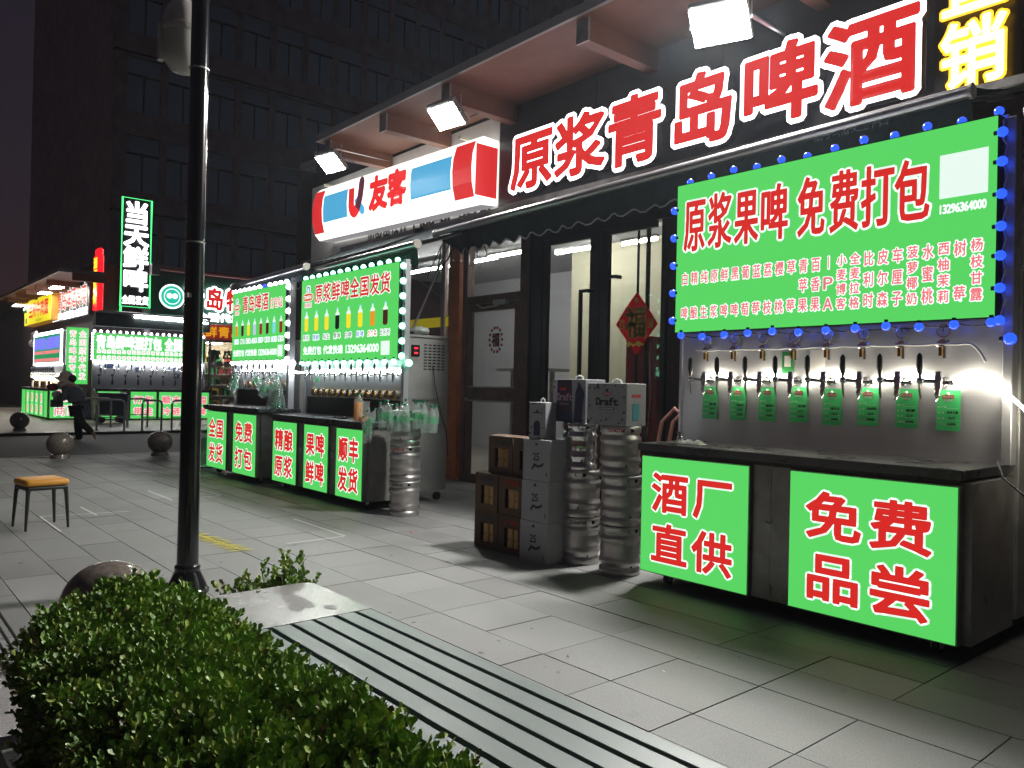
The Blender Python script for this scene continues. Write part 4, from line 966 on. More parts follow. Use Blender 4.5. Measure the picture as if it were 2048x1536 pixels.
bulb(mc, 'bulb_green', 2.62, .50, 1.72, .042, (1,0,0))
MB().box(2.50, 2.56, .47, .53, 1.02, 2.95).build('side_post', 'steel', mc)
MB().tube([(2.535+.02*sin(i*1.9), .47, 2.93-.05*i) for i in range(24)], .005, 5).build('bulb_wire', 'black', mc)
for i in range(9):
    tap(mc, .06+i*.29, 1.585, .525, 1.0, -1)
for i in range(14):
    a = MB(); xx = .22+i*.163; a.tube([(xx+.047*cos(k*pi/8), .50-.02, 1.335+.047*sin(k*pi/8)) for k in range(16)], .011, 6, True); o = a.build('bottle_collar', 'brass', mc, True)
    MB().cyl((xx, .53, 1.335), (xx, .49, 1.335), .044, n=12).build('collar_socket', 'steel_dark', o)
MB().box(-.05, 2.45, .522, .528, 1.03, 1.27).build('dark_lower_board', 'black', mc)
MB().tube([(.05+i*.05, .52, 1.62+.015*sin(i*.8)) for i in range(50)], .014, 6).build('led_rope', 'led_cool', mc, True)
MB().box(.75, .80, .505, .51, 1.66, 1.74).box(1.32, 1.37, .505, .51, 1.66, 1.74).build('blank_card', 'card_white', mc)
MB().box(2.27, 2.30, .80, 1.20, 1.3, 1.302).build('label_strip', 'black', mc)

# --- farther cart (bottle menu, white bulbs)
fc, fs = cart('beer_cart', 'farther small beer cart, bottle menu board with white bulbs', (-12.74, 4.50, 0), 0, 1.95,
    [(0, .81, ['全国', '发货']), (1.09, 1.93, ['免费', '打包'])], (-.3, 1.78, .56), (-.32, 1.735, 1.785, 2.93, .49), (.3, 1.60, .80, 1.4, 2.08), 1.08, (-.14, .12), depth=.95)
xo = -12.74; yS = .49-.008
title(fs, '青岛啤酒', -12.64-xo, -11.60-xo, 2.58, 2.84, yS); title(fs, '打包站', -11.55-xo, -11.10-xo, 2.59, 2.74, yS, .012, 'sign_pink')
logo(fs, -12.86-xo, 2.68, .26, yS)
lab = ['百香果','IPA','青苹果','小麦果','蓝莓','葡萄','水蜜桃','樱桃']; bc = ['p_amber','p_brown','p_yellow','p_lilac','p_redbrown','p_brown','p_sky','p_redbrown']
for i in range(8):
    xc = -12.86-xo+i*.245; pbottle(fs, xc, 2.20, 2.46, bc[i], yS); cs = linechars(lab[i], xc-.10, xc+.10, 2.08, 2.15); mb = MB()
    for c in cs: put(mb, *c, yS, .011, ord(c[0]) < 256)
    mb.build('outline', 'sign_white', fs); mb = MB()
    for c in cs: put(mb, *c, yS-.002, .0, ord(c[0]) < 256)
    mb.build('lettering', 'p_blue' if i in (0,4,6) else 'p_ink', fs)
mb = MB(); line(mb, '免费打包 代发快递 13296364000', -12.985-xo, -11.27-xo, 1.875, 1.975, yS, .005); mb.build('lettering', 'sign_white', fs)
MB().box(-11.24-xo, -11.07-xo, yS-.002, yS-.001, 1.85, 2.02).build('blank_card', 'sign_white', fs)
for i in range(11): bulb(fc, 'bulb_blue' if i == 6 else 'bulb_white', -.27+i*.197, .51, 2.955, .034)
for i in range(11): bulb(fc, 'bulb_white', -.27+i*.197, .48, 1.76, .036, (0,0,-1))
for i in range(7): bulb(fc, 'bulb_white', 1.80, .50, 2.87-i*.178, .040, (1,0,0))
bulb(fc, 'bulb_white', 1.92, .53, 1.74, .046, (1,0,0))
MB().box(1.76, 1.84, .51, .60, 1.08, 2.95).build('side_post', 'steel', fc)
MB().tube([(1.80+.02*sin(i*1.9), .50, 2.93-.05*i) for i in range(24)], .005, 5).build('bulb_wire', 'black', fc)
for i in range(8): tap(fc, -.12+i*.235, 1.61, .555, 1.0, -1)
for i in range(8):
    xx = .1+i*.215; a = MB().tube([(xx+.04*cos(k*pi/8), .53, 1.42+.055*sin(k*pi/8)) for k in range(16)], .010, 6, True); o = a.build('bottle_collar', 'brass' if i % 3 else 'chrome', fc, True)
    MB().cyl((xx, .558, 1.42), (xx, .53, 1.42), .036, n=12).build('collar_socket', 'steel' if i % 2 else 'brass', o)
MB().box(-.2, 1.7, .550, .557, 1.09, 1.34).build('dark_lower_board', 'black', fc)
MB().tube([(-.1+i*.05, .55, 1.64+.01*sin(i*.8)) for i in range(39)]+[(1.9, .56, 1.62), (2.1, .60, 1.60), (2.3, .7, 1.61)], .014, 6).build('led_rope', 'led_cool', fc, True)

# ------------------------------------------------------------ bottles, jugs
def bottle_proto():
    t = thing('plastic_bottle', 'clear empty plastic bottle with a green cap', 'bottle', (0,0,-50))
    MB().lathe([(.030,0),(.040,.012),(.040,.06),(.037,.075),(.040,.09),(.040,.17),(.034,.20),(.018,.235),(.013,.245),(.013,.262)], n=12, cap=False).build('body', 'bottle', t, True)
    MB().lathe([(.0405,.095),(.0405,.155)], n=12, cap=False).build('label_band', 'bottle_green', t, True)
    MB().cyl((0,0,.258), (0,0,.278), .016, n=10).build('cap', 'green_plastic', t)
    return t
bp_ = bottle_proto(); used = [False]
def bottle(x, y, z, label, group, rx=0, ry=0, s=1.0):
    o = bp_ if not used[0] else dup(bp_, (0,0,0)); used[0] = True
    o.location = (x, y, z); o.rotation_euler = (rx, ry, random.uniform(0, 6)); o.scale = (s, s, s); o['label'] = label; o['group'] = group
    return o
GA = 'empty bottles bunched over the keg stack beside the middle cart'
for i in range(14):
    a = i*2.4; tt = -.24+.56*(i % 7)/6; dd = -.05+.07*(i//7)
    bottle(-7.50+.65*tt+.76*(dd+.19), 4.86+.76*tt-.65*(dd+.19), .97+.03*sin(a*2)-.06*abs(tt), 'empty clear bottle bunched with others on top of the keg stack by the middle cart', GA, .10*sin(a), .12*cos(a), 1.12)
GB = 'empty bottles hanging down beside the keg stack'
for i, (x, y, z) in enumerate([(-7.86, 4.58, .84), (-7.80, 4.55, .80), (-7.70, 4.53, .90), (-7.92, 4.62, .93)]):
    bottle(x, y, z, 'empty clear bottle hanging low at the front left of the keg stack', GB, .15*(i-1), .2*(i-1.5))
GC = 'empty bottles hanging from the taps at the left of the farther cart'
for i, (x, y, z) in enumerate([(-12.92, 4.90, 1.30), (-12.84, 4.92, 1.27), (-12.72, 4.90, 1.25), (-12.78, 4.86, 1.36)]):
    bottle(x, y, z, 'empty clear bottle hanging tilted from the leftmost taps of the farther cart', GC, .2, -.45, 1.1)
GD = 'empty bottles hanging at the right of the farther cart'
for i, (x, y, z) in enumerate([(-11.56, 4.86, 1.24), (-11.44, 4.88, 1.22), (-11.50, 4.84, 1.34), (-11.36, 4.90, 1.25)]):
    bottle(x, y, z, 'empty clear bottle hanging tilted from the rightmost taps of the farther cart', GD, .1, -.5, 1.25)
bottle(-9.98, 5.0, 1.38, 'single empty bottle hanging under the third tap of the middle cart', 'empty bottles hanging from the middle cart')
for k, (x, y, lb) in enumerate([(-8.47, 4.80, 'tall bottle of amber beer standing on the middle cart counter')]):
    t = thing('beer_bottle', lb, 'bottle', (x, y, 1.021))
    MB().lathe([(.045,0),(.055,.012),(.055,.19),(.050,.215)], n=16).build('beer', 'beer_amber', t, True)
    MB().lathe([(.056,0.0),(.057,.22),(.045,.265),(.022,.29),(.020,.31)], n=16, cap=False).build('bottle_wall', 'bottle', t, True)
    MB().cyl((0,0,.305),(0,0,.33),.024,n=10).build('cap', 'green_plastic', t)
t = thing('beer_pitcher', 'clear pitcher with a little amber beer beside the full bottle', 'pitcher', (-8.24, 4.76, 1.021))
MB().lathe([(.075,.004),(.072,.05)], n=18).build('beer', 'beer_amber', t, True)
MB().lathe([(.078,0),(.072,.08),(.052,.17),(.050,.20),(.060,.235)], n=18, cap=False).build('pitcher_wall', 'bottle', t, True)
t = thing('black_opener', 'black bottle opener with cord lying on the middle cart counter', 'opener', (-8.85, 4.74, 1.024))
MB().tube([(-.12,0,.006),(-.06,.02,.01),(0,-.01,.012),(.05,.02,.008),(.10,0,.006),(.04,-.03,.01),(-.03,-.02,.014)], .008, 6).build('handle', 'plastic_black', t)
MB().cyl((.10,0,.01),(.17,.01,.012),.014,n=8).build('grip', 'plastic_black', t)
t = thing('hanging_plastic_bag', 'clear bag of dark green caps hanging between the two bottle carts', 'bag', (-10.72, 4.75, 1.05))
MB().lathe([(.10,.0),(.14,.06),(.12,.16),(.07,.34),(.03,.52),(.045,.58)], n=14, cap=False).build('bag_film', 'bottle', t, True)
cp = MB()
for i in range(46): a = random.uniform(0, 6.28); r_ = random.uniform(0, .10); cp.cyl((r_*cos(a), r_*sin(a), .015+random.uniform(0,.12)), (r_*cos(a)+.008, r_*sin(a), .03+random.uniform(0,.12)), .014, n=6)
cp.build('green_caps', 'green_plastic', t, kind='stuff')
def jugbottle(x, y, label):
    t = thing('jug_stack', label, 'water container', (x, y, 0))
    MB().lathe([(.14,0),(.15,.02),(.15,.05),(.135,.06),(.15,.09),(.15,.15),(.135,.16),(.15,.19),(.15,.25),(.135,.26),(.15,.29),(.15,.36),(.12,.42),(.13,.5)], n=20).build('body', 'bottle_green', t, True)
    MB().cyl((0,0,0),(0,0,.02),.17,n=18).build('base', 'green_plastic', t)
jugbottle(-13.45, 4.75, 'green ribbed plastic container between lamp post and farthest bottle cart')
t = thing('plastic_bag', 'crumpled thin plastic bag on top of the middle cart cooler', 'plastic bag', (-8.32, 5.55, 2.095))
V = []; F = []
for i in range(9):
    for k in range(12): a = 2*pi*k/12; r_ = .16*sin(pi*i/8)**.6; V.append((r_*cos(a)*(1+.25*noise.noise(Vector((i,k,1)))), r_*.8*sin(a)*(1+.25*noise.noise(Vector((i*1.3,k,5)))), .10*(1-cos(pi*i/8))/2*(1+.3*noise.noise(Vector((i,k*1.5,9))))))
for i in range(8):
    for k in range(12): F.append((i*12+k, i*12+(k+1)%12, (i+1)*12+(k+1)%12, (i+1)*12+k))
MB().add(V, F).build('film', 'plastic_bag', t)
t = thing('brace_bar', 'thin diagonal steel bar from cooler top up to the awning', 'brace', (-8.3, 5.4, 2.07)); MB().tube([(.0,0,0),(-1.0,1.3,1.46)], .016, 6).build('bar', 'alu', t); MB().box(-.04,.04,-.03,.03,0,.05).build('foot', 'black', t)

# ------------------------------------------------------------ kegs
def keg(x, y, z, rz, label, group, text=None, bright=False, tcol='print_red', r=.165):
    t = thing('beer_keg', label, 'keg', (x, y, z), rz, group); m_ = 'keg_bright' if bright else 'keg_steel'
    R_ = r; prof = [(R_*.90,0),(R_*.97,.004),(R_*.985,.02),(R_*.985,.05),(R_*.905,.060),(R_*.905,.074),(R_*.99,.095),(R_,.11),(R_*.99,.125),(R_*.93,.142),(R_*.945,.165),(R_*.955,.20),(R_*.945,.235),(R_*.93,.248),(R_*.99,.265),(R_,.28),(R_*.99,.295),(R_*.905,.312),(R_*.905,.325),(R_*.985,.335),(R_*.985,.375),(R_*.97,.386),(R_*.90,.39)]
    MB().lathe(prof, n=44).build('body', m_, t, True, ang=60)
    a0 = -pi/2+.35
    for j, aa in enumerate((a0, a0+pi)):
        def pt(ang, z_, rr): return (rr*cos(ang), rr*sin(ang), z_)
        rr = R_*.992; mb = MB(); n = 14
        loop = []
        for k in range(n):
            th = 2*pi*k/n; loop.append(pt(aa+.30*math.copysign(abs(cos(th))**.5, cos(th)), .353+.0155*math.copysign(abs(sin(th))**.7, sin(th)), rr))
        mb.add(loop, [tuple(range(n))]); mb.build('hand_hole', 'dark_hole', t)
        if bright: MB().tube([(q[0]*1.012, q[1]*1.012, q[2]) for q in loop], .005, 5, True).build('hand_hole_rim', m_, t, True)
    if text:
        mb = MB(); line(mb, text, -.075, .075, 0, .030, 0, .0012, disc=0)
        a1 = -pi/2-.30
        mb.v = [((R_*.9905)*cos(a1+q[0]/R_), (R_*.9905)*sin(a1+q[0]/R_), .338+q[2]) for q in mb.v]; mb.build('lettering', tcol, t)
    MB().ball((R_*.97*cos(a0-.1), R_*.97*sin(a0-.1), .075), .008, 6, 4).build('rivet', 'dark_hole', t)
    return t
GK = 'stacked steel beer kegs'
fA = radians(36)
keg(-4.19, 4.75, 0, fA+.45, 'bottom keg of the stack next to the near cart', GK); keg(-4.185, 4.75, .392, fA+.32, 'middle keg of the stack next to the near cart', GK)
keg(-4.20, 4.745, .784, fA+.15, 'top keg beside the near cart, red brand letters near its rim', GK, 'TSINGTAO')
keg(-4.66, 4.78, 0, fA+.3, 'bottom keg of the stack beside the white 25 cartons', GK, 'TSINGTAO', tcol='print_dark'); keg(-4.66, 4.78, .392, fA-.25, 'middle keg of the stack beside the white 25 cartons', GK)
keg(-4.665, 4.78, .784, fA-.1, 'shiny mirror-like top keg carrying the photo printed draft box', GK, bright=True)
keg(-7.50, 4.86, 0, fA+.1, 'lowest keg of the stack by the middle cart', GK, 'TSINGTAO', tcol='print_dark', r=.175); keg(-7.50, 4.86, .392, fA+.15, 'second keg up by the middle cart, red brand letters', GK, 'TSINGTAO', r=.175)
keg(-7.505, 4.86, .784, fA-.2, 'topmost keg by the middle cart, under the bunched bottles', GK, r=.175)

# ------------------------------------------------------------ cartons
def crate(x, y, z, label, red=False, w_=.325, h=.335, d=.26, mark='16°精酿'):
    t = thing('can_carton', label, 'carton', (x, y, z), random.uniform(-.025, .025), group='brown cartons of cans')
    # face with a window: four strips round the opening
    a, b, c, e = .085, w_-.06, .06, .225
    mb = MB(); mb.box(0, a, 0, .008, 0, h).box(b, w_, 0, .008, 0, h).box(a, b, 0, .008, 0, c).box(a, b, 0, .008, e, h)
    mb.box(0, .006, .008, d, 0, h).box(w_-.006, w_, .008, d, 0, h).box(.006, w_-.006, d-.006, d, 0, h).box(.006, w_-.006, .008, d-.006, 0, .006); mb.build('carton_wall', 'carton', t)
    MB().add([(.0,.0,h+.001),(w_,.0,h+.001),(w_,d*.48,h+.012),(0,d*.48,h+.012)], [(0,1,2,3)]).add([(0,d,h+.001),(w_,d,h+.001),(w_,d*.53,h+.015),(0,d*.53,h+.010)], [(0,3,2,1)]).build('top_flap', 'carton', t)
    MB().box(.01, w_-.01, .10, .106, .01, h-.01).build('inside', 'carton_in', t)
    for k in range(2):
        cn = MB().cyl((a+.044+k*.088, .054, .02), (a+.044+k*.088, .054, .29), .041, n=14).build('can', 'can_gold', t, True)
        mb = MB(); line(mb, '16°', a+.024+k*.088, a+.064+k*.088, .115, .14, .0115, .001, disc=0); mb.build('lettering', 'print_dark', cn)
    mb = MB(); line(mb, mark, .07, w_-.05, .255, .305, -.003, .002, disc=0); mb.build('lettering', 'carton_red' if red else 'print_dark', t)
Y_ = 4.46
crate(-5.70, Y_, 0, 'bottom left brown carton of cans in the dark corner'); crate(-5.36, Y_, 0, 'bottom right brown carton with a faint red mark, beside the white ones', True)
crate(-5.70, Y_, .34, 'brown carton of cans at the left of the second row'); crate(-5.365, Y_+.005, .34, 'brown carton at the right of the second row, red print', True)
crate(-5.59, Y_+.06, .68, 'left brown carton of the top row by the door'); crate(-5.25, Y_+.065, .68, 'right brown carton of the top row, half behind the white one')
for k in range(3):
    t = thing('white_carton', ['lowest', 'middle', 'upper'][k]+' white carton marked 25 between the brown cartons and the kegs', 'carton', (-5.035+.004*k, Y_-.03+.006*k, .342*k), random.uniform(-.02, .02), group='white cartons marked 25')
    MB().bev(0, .335, 0, .28, 0, .34, .004).build('body', 'carton_white', t)
    mb = MB(); line(mb, '25', .13, .21, .165, .235, -.002, .002); mb.build('lettering', 'print_dark', t)
    mb = ribbon([(.12,.09),(.15,.13),(.19,.118),(.23,.125),(.255,.14)], .022, -.002); mb.build('banner', 'print_dark', t)
    MB().add([(.15,-.0015,.292),(.19,-.0015,.292),(.19,-.0015,.300),(.15,-.0015,.300)], [(0,1,2,3)]).ball((.17,-.001,.305), .009, 8, 4).build('emblem', 'print_dark', t)
    MB().box(.295, .305, -.002, -.0005, .04, .075).build('handling_mark', 'print_dark', t)
def giftbox(x, y, z, rz, w_, d, h, label, kind):
    t = thing('draft_beer_box', label, 'gift box', (x, y, z), rz)
    MB().bev(0, w_, 0, d, 0, h, .003).build('body', 'carton_white', t)
    MB().tube([(w_*.38, d/2, h),(w_*.40, d/2, h+.022),(w_*.5, d/2, h+.034),(w_*.60, d/2, h+.022),(w_*.62, d/2, h)], .007, 6).build('handle', 'card_white', t, True)
    rn = random.Random(int(w_*1000)); mb = MB()
    for i in range(34 if kind == 'draft' else 14):
        side = i % 4; u = rn.random(); dd = rn.uniform(.005, .05); s = rn.uniform(.005, .016)
        cx, cz = (u*w_, dd) if side == 0 else (u*w_, h-dd) if side == 1 else (dd, u*h) if side == 2 else (w_-dd, u*h)
        cx = min(max(cx, s), w_-s); cz = min(max(cz, s), h-s); a = rn.uniform(0, 6)
        mb.add([(cx+s*cos(a+k*2.09), -.0012, cz+s*sin(a+k*2.09)) for k in range(3)], [(0,1,2)])
    mb.build('confetti_print', 'print_dark', t)
    if kind == 'draft':
        MB().box(w_*.40, w_*.62, -.002, -.001, h*.72, h*.79).build('emblem', 'print_red', t); mb = MB(); line(mb, 'TSINGTAO', w_*.415, w_*.605, h*.735, h*.775, -.004, .0008, disc=0); mb.build('lettering', 'card_white', t)
        MB().ball((w_*.51, -.001, h*.83), .012, 10, 4).build('emblem', 'print_dark', t)
        mb = MB(); line(mb, 'Draft', w_*.24, w_*.78, h*.47, h*.66, -.002, .0035, .04); mb.build('lettering', 'print_dark', t)
        MB().box(w_*.33, w_*.70, -.002, -.001, h*.36, h*.42).build('strap_print', 'print_dark', t); mb = MB(); line(mb, '青岛原浆鲜啤酒', w_*.35, w_*.68, h*.368, h*.412, -.003, .0003, disc=0); mb.build('lettering', 'card_white', t)
        mb = MB(); line(mb, '原浆', w_*.47, w_*.56, h*.67, h*.705, -.002, .0003, disc=0); mb.build('lettering', 'print_red', t)
        MB().tube([(w_*.51+w_*.17*cos(k*pi/10), -.001, h*.24+h*.06*sin(k*pi/10)) for k in range(20)], .0015, 4, True).build('seal_print', 'grey_print', t)
        MB().box(w_+.001, w_+.003, d*.3, d*.62, h*.12, h*.52).build('side_print', 'print_teal', t); mb = MB(); MB().box(w_+.001, w_+.003, d*.25, d*.7, h*.66, h*.74).build('side_emblem', 'print_red', t)
    elif kind == 'photo':
        MB().add([(w_*.10,-.002,.0),(w_*.62,-.002,.0),(w_*.58,-.002,h*.98),(w_*.14,-.002,h*.98)], [(0,1,2,3)]).build('photo_print', 'print_plum', t)
        MB().add([(w_*.66,-.0022,.004),(w_*.90,-.0022,.004),(w_*.97,-.0022,h*.7),(w_*.80,-.0022,h*.94),(w_*.70,-.0022,h*.7)], [(0,1,2,3,4)]).build('photo_print', 'print_blue', t)
        mb = MB(); line(mb, 'Draft', w_*.14, w_*.60, h*.50, h*.68, -.004, .003, .04); line(mb, '原浆啤酒', w_*.22, w_*.5, h*.39, h*.44, -.004, .0005, disc=0); mb.build('lettering', 'print_pink', t)
        MB().box(w_*.22, w_*.42, -.0045, -.0035, h*.74, h*.80).build('emblem', 'print_red', t)
        MB().box(w_*.12, w_*.62, -.0045, -.0035, .0, h*.22).build('photo_print', 'print_blue', t)
    else:
        MB().add([(w_*.30,-.002,.03),(w_*.70,-.002,.03),(w_*.70,-.002,h*.42),(w_*.58,-.002,h*.5),(w_*.42,-.002,h*.5),(w_*.30,-.002,h*.42)], [tuple(range(6))]).build('bottle_print', 'print_blue', t)
        MB().box(w_*.22, w_*.78, -.002, -.001, h*.70, h*.73).ball((w_*.5, -.001, h*.76), .010, 8, 4).build('emblem', 'print_dark', t)
giftbox(-4.40, 4.56, 1.176, radians(8), .375, .28, .33, 'wide grey draft beer gift box standing on the keg stack by the near cart', 'draft')
giftbox(-4.90, 4.66, 1.176, radians(4), .36, .26, .36, 'dark photo printed beer gift box on the shiny keg', 'photo')
giftbox(-4.97, 4.45, 1.026, radians(14), .165, .17, .31, 'narrow tall white gift box standing on the 25 cartons', 'slim')
t = thing('bent_rail', 'bent pinkish tube rail leaning behind the draft box', 'rail', (-4.55, 5.6, 0))
for dx in (0, .12): MB().tube([(dx,0,0),(dx+.02,.0,.9),(dx+.08,0,1.18),(dx+.2,.02,1.30),(dx+.32,.03,1.22),(dx+.42,.03,.9),(dx+.5,.03,0)], .018, 8).build('tube', 'pink_tube', t, True)

# ------------------------------------------------------------ buildings beyond the road
tower = thing('dark_tower', 'tall dark building with rows of unlit windows behind the far shops', 'building', (-38, 9.0, 0))
mb = MB().box(-20, -.30, 0, 60, 0, 42); mb.build('wall', 'tower', tower)
pb = MB(); yb2 = [0.0, .55]
zs = [6.4+3.55*i for i in range(10)]; ysd = [.55+1.72*j for j in range(18)]
for z in [0]+[zz+2.5 for zz in zs]: pb.box(-.30, 0, 0, 60, z, z+1.05 if z else 6.4)
for j, yv in enumerate(ysd): pb.box(-.30, -.02, yv+1.42, yv+1.72, 6.4, 42)
pb.box(-.30, -.02, 0, .55, 6.4, 42); pb.build('facade_grid', 'tower', tower)
MB().box(-.30, .03, -.01, 60, 5.2, 5.28).box(-.3, .06, -.01, 60, 8.95, 9.05).box(-.3, .05, -.01, 60, 16.1, 16.17).build('ledge', 'tower_band', tower)
wm = MB().box(-.20, -.17, 0, 1.42, 0, 2.5).mesh('window', 'tower_glass'); fm = MB().box(-.17, -.12, 0, 1.42, 1.66, 1.75).box(-.17, -.12, .68, .74, 0, 1.66).mesh('frame', 'tower_frame')
for i, z in enumerate(zs[:8]):
    for j, yv in enumerate(ysd[:14]):
        o = bpy.data.objects.new('window', wm); col.objects.link(o); o.parent = tower; o.location = (0, yv, z)
        f = bpy.data.objects.new('frame', fm); col.objects.link(f); f.parent = o
fb = thing('far_shop_building', 'corner shop block beyond the road with glowing beer signs', 'building', (-31.3, 6.9, 0))
def fbx(name, mt, *bs, **k):
    mb = MB()
    for b in bs: mb.box(b[0]+31.3, b[1]+31.3, b[2]-6.9, b[3]-6.9, b[4], b[5])
    return mb.build(name, mt, fb, **k)
fbx('wall', 'maroon_wall', (-56, -31.3, 6.9, 10.35, 0, 5.6), (-56, -33.5, 10.35, 24, 0, 5.6), (-33.5, -31.3, 16.4, 24, 0, 5.6), (-33.5, -31.3, 10.35, 16.4, 3.75, 5.6))
fbx('eave', 'soffit', (-56, -29.85, 5.55, 6.9, 5.03, 5.12), (-31.3, -29.85, 6.901, 6.95, 5.03, 5.12))
fbx('eave_edge', 'eave_metal', (-56, -29.8, 5.5, 5.55, 5.02, 5.14), (-29.85, -29.8, 5.55, 6.95, 5.02, 5.14))
for x in (-33.0, -35.2, -37.4, -39.6, -41.8): fbx('eave_beam', 'soffit', (x, x+.2, 5.7, 6.9, 4.85, 5.03))
fbx('orange_box_end', 'orange_paint', (-29.84, -29.7, 5.9, 6.93, 4.75, 5.01))
fbx('green_fascia', 'far_green', (-31.3, -31.18, 8.75, 24, 3.7, 5.55)) if 'far_green' in M else None
mat('far_green', (.015, .085, .055), .5); fbx('green_fascia', 'far_green', (-31.3, -31.18, 8.75, 24, 3.72, 5.55))
fbx('grey_pillar', 'eave_metal', (-31.3, -31.0, 8.55, 8.75, 0, 5.5))
fbx('pink_rail', 'pink_rail', ) if False else None
mat('pink_rail', (.38, .12, .12), .5); MB().tube([(.6, 1.9, -.0+5.62), (.6, 17, 5.62)], .10, 10).build('rail_tube', 'pink_rail', fb, True); MB().box(.35, .7, 1.75, 2.05, 5.35, 5.75).build('rail_end', 'eave_metal', fb)
fbx('red_banner', 'banner_red', ) if False else None
mat('banner_red', (.3, .02, .02), .5, emis=srgb(120, 30, 22), es=.8); MB().box(-.02, .14, 3.3, 14, 3.12, 3.70).build('banner', 'banner_red', fb)
def eletter(parent, text, y0, y1, z0, z1, x, face, edge=None, g=.02, ge=.06, rx=-31.3, ry=6.9, disc=6):
    """lettering on a wall that faces +X: reads along +Y"""
    Rm = Matrix.Translation((x-rx, -ry, 0)) @ Matrix.Rotation(pi/2, 4, 'Z')
    cs = linechars(text, y0, y1, z0, z1)
    if edge:
        mb = MB()
        for c in cs: put(mb, *c, 0, ge, ord(c[0]) < 256, disc)
        mb.xf(Rm).build('outline', edge, parent)
    mb = MB()
    for c in cs: put(mb, *c, -.01 if edge else 0, g, ord(c[0]) < 256, disc if g > .015 else 0)
    return mb.xf(Rm).build('lettering', face, parent)
mat('gold_print', (.5, .3, .02), .5, emis=srgb(190, 140, 20), es=.9)
eletter(fb, '海鲜青岛特产伴手礼品', 10.30, 15.3, 3.20, 3.62, -31.12, 'gold_print', None, .015)
# lit shop interior with shelves behind glass doors
mat('warm_wall', (.62, .52, .34), .7); mat('goods_yellow', (.6, .42, .05), .6); mat('goods_green', (.05, .3, .08), .6); mat('goods_white', (.6, .6, .55), .6); mat('goods_red', (.4, .05, .04), .6)
fbx('warm_back_wall', 'warm_wall', (-33.5, -33.4, 10.4, 16.3, 0, 3.7)); fbx('side_frame', 'eave_metal', (-31.3, -31.2, 10.35, 10.5, 0, 3.15), (-31.3, -31.2, 12.4, 12.5, 0, 3.15), (-31.3, -31.2, 10.35, 16.4, 3.02, 3.12), (-31.3, -31.2, 11.02, 11.10, 0, 3.1))
fbx('handle_bar', 'steel', (-31.15, -31.1, 11.2, 11.25, 1.3, 2.5), (-31.15, -31.1, 11.9, 15, 1.42, 1.47))
p_ = fbx('shop_pane', 'pane', (-31.27, -31.26, 10.5, 16.3, .1, 3.0))
eletter(fb, '青岛', 10.95, 12.1, 2.35, 2.70, -31.24, 'goods_green'); eletter(fb, '(伴手礼)', 11.1, 12.4, 2.05, 2.25, -31.24, 'goods_white')
for k in range(3): fbx('indoor_lamp', 'tube', (-32.6, -32.5, 10.8+k*1.8, 12.0+k*1.8, 3.0, 3.04))
shf = thing('display_shelf', 'lit shelves of colourful goods inside the far glass shop', 'shelf', (-33.0, 10.5, 0))
for z in (.4, .85, 1.3, 1.75, 2.2): MB().box(-.2, .2, 0, 5.5, z, z+.03).build('shelf_board', 'goods_white', shf)
rn = random.Random(5)
for mt in ('goods_yellow', 'goods_green', 'goods_white', 'goods_red'):
    mb = MB()
    for z in (.43, .88, 1.33, 1.78, 2.23):
        y = .05
        while y < 5.3:
            w_ = rn.uniform(.10, .3)
            if rn.random() < .28: mb.box(-.1, .18, y, y+w_, z, z+rn.uniform(.15, .36))
            y += w_+.02
    mb.build('goods', mt, shf, kind='stuff')
# big sign letters on the east front
bs = thing('far_beer_letters', 'red and white glowing letters on the green fascia behind the lamp post', 'sign', (-31.3, 6.9, 0))
for c, y0 in (('青', 9.97), ('岛', 10.77), ('特', 11.57), ('产', 12.37), ('伴', 13.17), ('手', 14.15), ('礼', 15.0)):
    eletter(bs, c, y0, y0+.74, 4.28, 5.10, -31.08, 'sign_red', 'letter_white', .035, .10)
eletter(bs, '全国代发物流快递免费打包', 10.45, 15.8, 3.82, 4.12, -31.08, 'letter_white', None, .03)
rs = thing('round_logo_sign', 'round white and green lit logo above the far tap wall', 'sign', (-31.17, 9.53, 4.64))
MB().lathe([(.50,0),(.50,.10)], n=40, M4=Matrix.Rotation(pi/2, 4, 'Y')).build('rim', 'far_green', rs)
mat('logo_white', (.5, .5, .5), .4, emis=(.85, 1, .95, 1), es=1.6); mat('logo_green', (.05, .3, .25), .4, emis=srgb(40, 190, 160), es=1)
RY = Matrix.Rotation(pi/2, 4, 'Y')
for r_, x_, m_ in ((.47, .104, 'logo_white'), (.40, .108, 'logo_green'), (.30, .112, 'logo_white'), (.27, .116, 'logo_green')):
    MB().add([tuple((RY @ Vector((r_*cos(2*pi*k/36), r_*sin(2*pi*k/36), x_)))) for k in range(36)], [tuple(range(36))]).build('ring', m_, rs)
for dy in (-.10, .10): MB().ball((.12, dy, .02), .10, 14, 8).xf(Matrix.Identity(4)).build('face_print', 'logo_white', rs)
ts = thing('tall_neon_sign', 'tall black sign with four big white characters framed in green neon', 'sign', (-30.92, 6.84, 0))
MB().box(-.15, -.02, .82, 1.86, 4.1, 8.1).xf(Matrix.Translation((.0,0,0))).build('back_board', 'black', ts)
Q = [(.03, .84, 4.12), (.03, 1.84, 4.12), (.03, 1.84, 8.08), (.03, .84, 8.08)]
MB().tube(Q, .035, 6, True).build('green_neon', 'neon_green', ts); MB().tube([(.03,.86,4.1),(.03,.84,3.6),(.05,.88,3.52)], .04, 6).build('green_neon', 'neon_green', ts)
for k, c in enumerate('当天鲜啤'):
    zt = 7.96-k*.82; eletter(ts, c, 7.78, 8.68, zt-.78, zt, -31.28+.03, 'letter_white', None, .035)
eletter(ts, '全国发货', 7.78, 8.70, 4.22, 4.52, -31.25, 'letter_white', None, .012)
